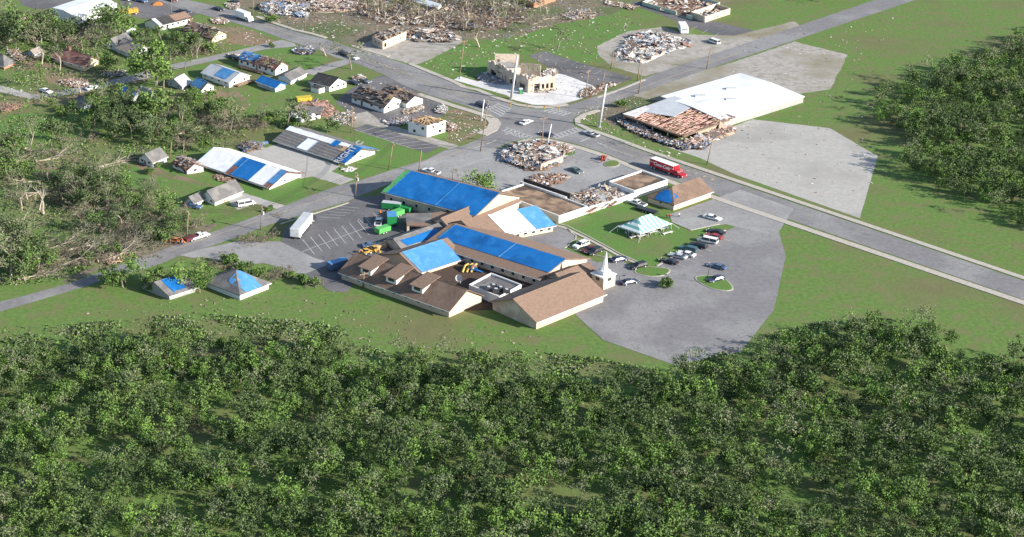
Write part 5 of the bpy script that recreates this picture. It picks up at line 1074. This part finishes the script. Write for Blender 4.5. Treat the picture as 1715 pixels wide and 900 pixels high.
def proto(kind,seed):
    k=(kind,seed)
    if k in PROT: return PROT[k]
    rr=random.Random(hash(kind.__len__())*97+seed*13+ord(kind[0])); t=MB(); tips=[]; l=MB(); bm,lm=BARK,[LEAF,LEAFB]
    if kind in('leafy','dark','bright'):
        grow(t,rr,V((0,0,0)),V((rr.gauss(0,.05),rr.gauss(0,.05),1)),2.4,.15,3,tips,spread=1.0,up=.02,kids=2)
        tips=[x for x in tips]; rr.shuffle(tips); tips=tips[:190]
        tips+=[(x[0]*.75+V((rr.gauss(0,.5),rr.gauss(0,.5),-.3)),0) for x in tips[:30]]
        leaves(l,rr,tips,15,.62,.14,.9); lm={'leafy':[LEAF,LEAFB],'dark':[LEAFD,LEAF],'bright':[LEAFB,LEAF]}[kind]
    elif kind=='sparse':
        grow(t,rr,V((0,0,0)),V((rr.gauss(0,.18),rr.gauss(0,.1),1)),3.0,.15,3,tips,spread=.85,up=.03,kids=2); rr.shuffle(tips); leaves(l,rr,tips[:90],11,.6,.12); bm=BARKP if seed%2 else BARK; lm=[LEAFG,LEAF]
    elif kind=='airy':
        grow(t,rr,V((0,0,0)),V((0,0,1)),2.2,.10,3,tips,spread=1.0,up=.05,kids=2); rr.shuffle(tips); leaves(l,rr,tips[:190],14,.6,.12); lm=[LEAFB,LEAF]
    elif kind=='bare':
        grow(t,rr,V((0,0,0)),V((rr.gauss(0,.2),rr.gauss(0,.1),1)),3.2,.26,2,tips,spread=.7,up=.2,kids=2); rr.shuffle(tips); leaves(l,rr,tips[:5],12,.6,.14); bm=BARKP; lm=[LEAFG,LEAF]
    elif kind=='fallen':
        for k_ in range(2+seed%2):
            grow(t,rr,V((0,0,.35)),V((1,rr.gauss(0,.16),.06)),7.5,.30-.04*k_,3,tips,spread=.5,up=.03,kids=2)
        for v in range(len(t.v)):
            if t.v[v][2]<0: t.v[v]=(t.v[v][0],t.v[v][1],abs(t.v[v][2])*.4+.03)
        rr.shuffle(tips); leaves(l,rr,[x for x in tips if x[0].x>3][:70],15,.8,.15); bm=BARKP if seed%2 else BARK; lm=[LEAFG,TWIG] if seed%3 else [LEAFD,LEAFG]
    elif kind=='brush':
        for k_ in range(10):
            a=rr.uniform(0,6.28); grow(t,rr,V((rr.gauss(0,.8),rr.gauss(0,.8),.1)),V((math.cos(a),math.sin(a),.5)),2.6,.10,2,tips,spread=.8,up=.05,kids=2,n=4)
        leaves(l,rr,tips[:60] if 0 else rr.sample(tips,60),15,.7,.14); bm=BARK; lm=[TWIG,LEAFG]
    elif kind=='bush':
        for k_ in range(6):
            a=rr.uniform(0,6.28); grow(t,rr,V((rr.gauss(0,.3),rr.gauss(0,.3),0)),V((math.cos(a),math.sin(a),1.2)),1.3,.06,1,tips,spread=.8,up=.1,kids=2,n=4)
        leaves(l,rr,tips,45,.7,.15); lm=[LEAF,LEAFB]
    tm=t.build('trunk',bm).data; hmax=max(v[2] for v in t.v+l.v); wmax=max(abs(v[0]) for v in t.v+l.v)
    lo=l.build('crown',lm); ld=lo.data
    for o in [o for o in COL.objects if o.data in(tm,ld)]: bpy.data.objects.remove(o)
    roots=None
    if kind=='fallen':
        r_=MB()
        for i in range(16):
            a=i*.39+rr.random()*.3; r_.tube((0.05,0,.5),(-.1+rr.uniform(-.3,.3),math.cos(a)*rr.uniform(.6,1.2),.7+math.sin(a)*rr.uniform(.5,1.1)),.14,.03,4)
        r_.tube((-.15,0,.6),(.2,0,.6),.75,.6,9); o=r_.build('root_plate',DT); roots=o.data; bpy.data.objects.remove(o)
    PROT[k]=(tm,ld,hmax,wmax,roots); return PROT[k]
NAME={'airy':('leafy_tree','tree'),'leafy':('leafy_tree','tree'),'dark':('leafy_tree','tree'),'bright':('leafy_tree','tree'),'sparse':('damaged_tree','tree'),'bare':('broken_tree','tree'),'fallen':('fallen_tree','fallen tree'),'brush':('brush_heap','brush'),'bush':('bush','bush')}
TR=random.Random(11)
def tree(kind,x,y,hpx_,label,group=None,rz=None,seed=None,wide=1.0):
    seed=TR.randrange(4) if seed is None else seed; tm,ld,hm,wm,rt=proto(kind,seed)
    if kind=='fallen': s=hpx_*1.3/hp(x,y)/ (wm*.92); sz=s*.75          # size = length across
    elif kind=='brush': s=hpx_/vp(x,y)/hm*1.15; sz=s*.8
    else: sz=hpx_/vp(x,y)/hm; s=sz*wide*(1.25 if kind in('leafy','dark','bright','airy') else 1.1)
    r=empty(NAME[kind][0],G(x,y),label,NAME[kind][1],group,rz=TR.uniform(0,6.28) if rz is None else rz); r.scale=(s,s,sz)
    for nm,me in (('trunk',tm),('crown',ld),('root_plate',rt)):
        if me is None or len(me.polygons)==0: continue
        o=bpy.data.objects.new(nm,me); COL.objects.link(o); o.parent=r
    return r
def cluster(P,n,kinds,h,label,group,seed,fall=None,mind=6.5):
    rr=random.Random(seed); xs=[p[0] for p in P]; ys=[p[1] for p in P]; k=0; pts=[]; tries=0
    while k<n and tries<n*60:
        tries+=1; x=rr.uniform(min(xs),max(xs)); y=rr.uniform(min(ys),max(ys))
        if not inpoly((x,y),P) or any((x-a)**2+((y-c)*1.8)**2<mind**2 for a,c in pts): continue
        pts.append((x,y)); k+=1; kd=rr.choice(kinds); word={'leafy':'green leafy tree','dark':'dark green tree','bright':'bright green tree','sparse':'half stripped tree with thin leaves','bare':'snapped bare tree','fallen':'fallen tree with its roots up','brush':'heap of brown brush','bush':'low green bush'}[kd]
        tree(kd,x,y,rr.uniform(*h)*(1.45 if kd=='fallen' else .55 if kd in('brush','bush') else 1),word+' '+label,word+'s '+label,rz=(fall+rr.gauss(0,.35)) if kd=='fallen' and fall is not None else None)
T=tree
# single trees
for a in [('leafy',36,62,62,'tall green tree with a pointed light top behind the dark thicket at the top left'),('dark',12,84,62,'big dark tree with split limbs at the left edge above the brick house'),
 ('leafy',80,60,46,'round green tree touching the left wall of the white warehouse'),('bright',62,66,34,'bright green tree below the round tree by the white warehouse'),
 ('leafy',205,62,60,'tall dense green tree hiding the yellow truck beside the warehouse'),('leafy',194,54,44,'green tree just right of the white warehouse front'),
 ('dark',165,100,48,'grey green tree between the red roofed house and the rose grey house'),('leafy',176,116,40,'green tree on the lawn right of the red roofed house'),
 ('sparse',100,119,42,'tall split tree with a pale trunk standing before the red roofed house'),('bare',70,108,30,'snapped tree left of the split pale trunk'),
 ('airy',64,146,40,'wide bright green tree on the far left lawn by the dirt road'),('sparse',68,170,34,'thin young tree on the dirt verge of the far left'),('bare',135,156,26,'small dark broken tree in the dirt clearing'),
 ('bright',262,143,68,'large bright green tree beside the rose grey roofed house'),('leafy',246,130,50,'green tree just left of the large bright one'),('leafy',274,148,46,'green tree just below the large bright one by the road'),
 ('leafy',284,196,58,'dark leafy tree standing under the grey metal roofed house'),('leafy',190,178,40,'yellow green tree left of the narrow blue tarps'),
 ('leafy',548,222,24,'small bright tree at the upper corner of the long motel'),('sparse',588,116,48,'slender half bare tree at the roadside by the side street'),('bare',546,94,26,'forked bare tree on the near verge of the main road'),
 ('bright',800,321,46,'airy light green tree behind the deep blue church hall'),('sparse',769,300,18,'small thin tree beside the parked white pickup behind the hall'),('sparse',933,86,44,'thin leaning tree at the corner of the dark lot in the green field'),('bare',802,79,36,'twisted snapped tree trunks at the edge of the wreckage'),
 ('airy',236,470,58,'tall airy bright green tree over the lower side street'),('bright',318,478,44,'round bright green tree at the bottom edge beside the blue tarp roof'),('leafy',276,482,34,'green tree just left of the round bright one'),('leafy',206,482,36,'low green tree left of the tall airy one by the street'),
 ('sparse',37,353,50,'tall half stripped tree standing on the left lawn'),('bare',73,360,44,'forked pale stripped tree with reaching white limbs on the left lawn'),('bare',66,352,40,'bare tree just behind the forked pale one'),('bare',46,334,30,'pale leaning snapped tree near the tall half stripped one'),
 ('sparse',18,466,80,'tall ragged tree with a pale twisted limb in the lower left corner'),('leafy',278,395,36,'fresh green tree behind the pale new wooden pole'),('leafy',292,362,46,'green tree left of the garage wing'),
 ('sparse',52,242,48,'leaning tree with fanned pale limbs below the left lawn'),('dark',88,236,42,'round dark green tree right of the fanned pale limbs'),('sparse',228,332,30,'thin pale tree on the lawn under the curved track'),
 ('sparse',1058,243,22,'small bare sapling on the verge above the right hand road') ,('leafy',158,212,44,'dark tree under the grey gabled cottage'),('sparse',480,214,60,'splintered bare tree leaning over the crushed cottage'),('sparse',457,125,34,'dead tree fallen against the red roofing of the blue tarp house'),('sparse',310,116,42,'slim light green tree beside the burnt brown house'),('sparse',330,98,34,'ragged tree in front of the burnt brown house')]:
    T(*a,wide=1.25 if a[0]=='airy' and a[1]==800 else 1.0)
for a in [('bush',455,26+13,16,'round green bush at the far verge behind the wooden pole'),('bush',1040,180,14,'round green shrub on the verge between the road and the white warehouse'),('bush',1114,482,16,'small green shrub at the bottom edge right of the steeple'),('bush',456,79,8,'clipped dark shrub at the side street corner'),
 ('bush',397,317,9,'round bush at the corner of the bungalow'),('bush',263,280,10,'dark round bush against the white cottage'),('bush',622,478,14,'green bush at the pole by the dormered building'),('bush',1118,478,14,'leafy shrub beside another at the bottom edge'),
 ('brush',322,380,24,'big heap of brown brush behind the pale new pole'),('brush',430,404,18,'wide heap of dark brush at the left side of the service drive'),('brush',412,407,14,'lower end of the dark brush heap by the service drive'),('brush',450,398,16,'brush heap touching the shadow of the white trailer'),
 ('brush',347,444,12,'brush strip at the mouth of the service drive'),('brush',378,430,12,'brown brush strip along the upper edge of the service drive'),('bush',392,436,12,'green bush at the end of the brown brush strip'),
 ('brush',470,362,8,'thin brush line at the kerb behind the white trailer'),('brush',128,352,36,'reddish brown dying thicket right of the forked pale tree'),('bush',222,350,26,'grey blossoming shrub on the lawn below the curved track'),
 ('bush',250,398,26,'pale green cut foliage piled by the street'),('bush',270,405,24,'pale green foliage heap beside the orange loader'),('bush',205,312,22,'dark round shrub under the curved track'),
 ('bush',455,352,8,'low shrub at the end of the motel driveway'),('bush',447,356,8,'low shrub just left of another by the motel driveway')]:
    T(*a)
for a in [('fallen',60,272,66,'fallen pale trunk with a green crown lying across the left yard',.5,1),('fallen',131,302,60,'large fallen tree with white trunks lying towards the cottage',.95,1),('fallen',165,282,66,'second large fallen tree with a bushy grey crown by the cottage',.75,3),
 ('fallen',68,420,76,'long fallen trunk with torn orange wood in the lower left',.45,1),('fallen',109,422,70,'fallen trunk beside the long torn one in the lower left',.62,3),('fallen',92,448,80,'fallen log crossing the lower left thicket',.62,1),('fallen',163,440,80,'fallen tree with an orange root ball near the street',.62,1),('fallen',185,432,90,'fallen grey crowned tree lying along the street verge',.75,2),
 ('fallen',30,470,60,'splintered fallen limb in the lower left corner',.6,3),('fallen',95,62,90,'long bare trunk fallen across the upper left thicket',.55,1),('fallen',85,70,70,'fallen trunk under the long bare one in the upper left',.3,3),('fallen',0,74,60,'fan of pale fallen limbs at the left edge',.8,1),
 ('fallen',640,36,50,'toppled tree with roots up behind the charred brick building',.8,1),('fallen',690,34,60,'toppled tree in the wreckage right of another one',.8,3),('fallen',888,42,30,'small fallen tree lying in the upper green field',.5,1),('fallen',900,46,26,'second small fallen tree in the upper green field',.2,3)]:
    T(a[0],a[1],a[2],a[3],a[4],rz=a[5],seed=a[6])
# thickets
cluster([(-10,20),(70,25),(95,50),(120,60),(95,88),(20,92),(-10,90)],22,['dark','leafy','sparse','sparse','fallen','bare'],(28,44),'in the thicket at the top left','T1',1)
cluster([(95,50),(130,52),(180,62),(185,78),(120,88),(85,84)],18,['dark','fallen','sparse','brush'],(26,40),'in the wreck of trees below the white warehouse','T2',2,fall=.6)
cluster([(150,165),(205,170),(240,200),(262,222),(300,240),(200,245),(165,225)],26,['dark','leafy','dark','sparse','sparse'],(30,44),'in the dark thicket at the middle left','T3',3)
cluster([(240,180),(330,172),(360,195),(300,232),(250,215)],20,['dark','leafy','sparse','brush'],(20,32),'between the porch cottage and the red mud','T4',4)
cluster([(300,200),(380,195),(440,205),(430,228),(370,240),(330,258),(290,252),(240,240)],30,['leafy','sparse','brush','dark','fallen'],(24,40),'in the brush above the white motel','T5',5,fall=.7)
cluster([(420,210),(460,185),(500,195),(540,212),(500,218),(450,215)],9,['brush','sparse','bush','dark'],(18,32),'beside the crushed cottage','T6',6)
cluster([(-10,235),(45,245),(60,300),(30,335),(-10,340)],26,['leafy','dark','sparse','fallen','sparse'],(32,46),'along the left edge below the lawn','T7',7)
cluster([(60,300),(110,300),(200,300),(190,345),(130,350),(95,330)],37,['fallen','sparse','brush','dark','fallen','dark','sparse'],(28,44),'behind the pale stripped trees on the left','T8',8)
cluster([(130,350),(200,340),(240,372),(280,392),(255,402),(180,400),(130,390)],44,['fallen','sparse','dark','brush','fallen','leafy'],(28,42),'in the tangle above the lower street','T9',9,fall=.75)
cluster([(-10,372),(40,380),(60,420),(70,475),(-10,480)],30,['leafy','dark','sparse','sparse','fallen'],(38,58),'in the lower left corner','T10',10)
cluster([(70,428),(160,418),(215,415),(240,400),(200,428),(100,460),(70,465)],24,['brush','fallen','leafy','bush'],(28,40),'along the lower street verge','T11',11,fall=.65)
cluster([(230,85),(300,88),(330,80),(395,75),(400,80),(340,92),(290,104),(270,108),(235,95)],20,['sparse','brush','dark','bush'],(20,34),'in the strip above the upper side street','T12',12)
cluster([(225,62),(245,60),(300,65),(330,80),(250,82),(228,72)],10,['dark','leafy','bush'],(18,30),'behind the long patched roof building','T13',13)
cluster([(590,-2),(700,0),(760,4),(860,6),(880,24),(840,50),(780,52),(720,46),(640,34),(600,20)],66,['brush','fallen','bare','sparse','brush'],(16,36),'in the wreckage at the top centre','T14',14,fall=.7,mind=7)
cluster([(800,-6),(880,0),(925,20),(915,42),(870,52),(820,40)],18,['brush','bare','fallen','sparse'],(18,32),'left of the upper green field','T15',15,fall=.7,mind=7)
cluster([(370,438),(420,450),(490,466),(530,480),(545,490),(480,482),(420,468),(370,450)],16,['bush','bush','brush'],(20,34),'in the hedge below the service drive','T16',16,mind=7)
cluster([(240,282),(258,300),(268,330),(250,345),(225,325)],6,['bush','dark','brush'],(18,30),'on the lawn below the curved track','T17',17)
cluster([(285,350),(310,352),(320,372),(300,392),(270,375)],6,['leafy','bush','brush'],(22,34),'between the bungalow and the street','T18',18)
cluster([(35,100),(90,92),(130,100),(60,112),(30,110)],6,['sparse','bush','brush'],(16,26),'around the tiny grey house','T19',19)
cluster([(90,175),(115,170),(130,190),(100,196)],4,['leafy','bush'],(16,26),'on the dirt verge above the left lawn','T20',20)
cluster([(90,205),(150,215),(200,232),(130,248),(90,240)],5,['sparse','leafy','brush'],(22,34),'on the shaded lawn left of the thicket','T21',21)
cluster([(320,158),(360,160),(372,182),(340,190),(315,178)],7,['bright','leafy','bush','brush'],(16,26),'around the crumpled blue tarp house','T22',22,mind=7)
cluster([(150,470),(210,468),(350,476),(340,492),(180,492)],8,['bright','leafy','bush'],(26,38),'at the bottom edge beside the street','T23',23)
# ---------------- the ground cover of woods beyond the photographed part ----------------
wc=bpy.data.collections.new('wood_sources')
for i in range(8):
    tm,ld,hm,wm,_=proto(('leafy','dark','dark','leafy','sparse','bright','dark','leafy')[i],i%4); me=ld.copy()
    o=bpy.data.objects.new('wood_source',me); wc.objects.link(o)
def wood(name,label,P,spacing,seed,h=(6.5,9.5)):
    rr=random.Random(seed); W=[G(*p) for p in P]; W2=[(p.x,p.y) for p in W]; xs=[p[0] for p in W2]; ys=[p[1] for p in W2]; vs=[]
    x=min(xs)
    while x<max(xs):
        y=min(ys)
        while y<max(ys):
            q=(x+rr.uniform(-.4,.4)*spacing,y+rr.uniform(-.4,.4)*spacing); e=MN.noise(V((q[0]*.03,q[1]*.03,seed)))*16+rr.uniform(-3,3)
            if inpoly((q[0]+e,q[1]+e),W2) and MN.noise(V((q[0]*.09,q[1]*.09,3)))>-.42: vs.append((q[0],q[1],0))
            y+=spacing
        x+=spacing
    me=bpy.data.meshes.new(name); me.from_pydata(vs,[],[]); o=bpy.data.objects.new(name,me); COL.objects.link(o); tag(o,label,'woodland',None,'stuff')
    ng=bpy.data.node_groups.new(name,'GeometryNodeTree'); ng.interface.new_socket('Geometry',in_out='INPUT',socket_type='NodeSocketGeometry'); ng.interface.new_socket('Geometry',in_out='OUTPUT',socket_type='NodeSocketGeometry')
    N=ng.nodes.new; i_=N('NodeGroupInput'); o_=N('NodeGroupOutput'); mp=N('GeometryNodeMeshToPoints'); ip=N('GeometryNodeInstanceOnPoints'); ci=N('GeometryNodeCollectionInfo'); ci.inputs[0].default_value=wc; ci.inputs['Separate Children'].default_value=True; ci.inputs['Reset Children'].default_value=True
    rv=N('FunctionNodeRandomValue'); rv.data_type='FLOAT_VECTOR'; rv.inputs[0].default_value=(-.08,-.08,0); rv.inputs[1].default_value=(.08,.08,6.28)
    rs=N('FunctionNodeRandomValue'); rs.data_type='FLOAT'; rs.inputs[2].default_value=.5; rs.inputs[3].default_value=1.4; rs.inputs['Seed'].default_value=5
    l=ng.links.new; l(i_.outputs[0],mp.inputs[0]); l(mp.outputs[0],ip.inputs[0]); l(ci.outputs[0],ip.inputs['Instance']); ip.inputs['Pick Instance'].default_value=True; l(rv.outputs[0],ip.inputs['Rotation']); l(rs.outputs[1],ip.inputs['Scale']); l(ip.outputs[0],o_.inputs[0])
    o.modifiers.new('w','NODES').node_group=ng
wood('woodland','dense dark wood filling the ground below the church and the lower street',[(1560,560),(2000,720),(2000,1150),(-600,1150),(-600,600),(300,590),(520,600),(640,660),(900,635),(1040,650),(1200,625),(1380,560)],3.7,1)
wood('woodland','dark wood between the two roads on the right',[(1470,165),(2100,-60),(2400,600),(1900,440),(1560,330),(1480,250)],3.9,2)
wood('woodland','dark wood beyond the cross street at the upper right',[(1380,10),(1600,-70),(2200,-200),(1500,-120),(1330,-20)],4.6,3)

def undergrowth(name,label,P,n,seed):
    rr=random.Random(seed); b=MB(); W=[G(*p) for p in P]; W2=[(p.x,p.y) for p in W]; xs=[p[0] for p in W2]; ys=[p[1] for p in W2]; k=0
    while k<n:
        x,y=rr.uniform(min(xs),max(xs)),rr.uniform(min(ys),max(ys))
        if not inpoly((x,y),W2) or MN.noise(V((x*.12,y*.12,seed)))<.02 and rr.random()<.9: continue
        k+=1; c=V((x,y,rr.uniform(.05,.7)*rr.random())); s=rr.uniform(.15,.34); a=V((rr.gauss(0,1),rr.gauss(0,1),rr.gauss(0,.8))).normalized(); e=a.orthogonal().normalized(); f=a.cross(e)
        b.poly([c-e*s-f*s*.5,c+e*s-f*s*.4,c+e*s*.3+f*s,c-e*s*.6+f*s*.8],rr.randrange(4))
    o=b.build(name,[LEAF,LEAFB,LEAFG,LEAFD]); tag(o,label,'undergrowth',None,'stuff')
undergrowth('undergrowth','rough weeds and saplings along the near edge of the wood',[(-300,560),(100,545),(330,525),(540,540),(640,590),(900,590),(1000,600),(1120,625),(1290,560),(1420,530),(1560,540),(1400,600),(1200,680),(960,700),(640,700),(500,640),(300,640),(-300,640)],26000,1)
undergrowth('undergrowth','low weeds and leafy litter under the trees on the left side',[(-10,20),(90,60),(200,90),(300,80),(400,85),(230,110),(160,150),(320,160),(440,190),(560,215),(440,228),(330,262),(240,262),(200,300),(330,370),(300,392),(190,440),(80,475),(-10,480)],15000,2)
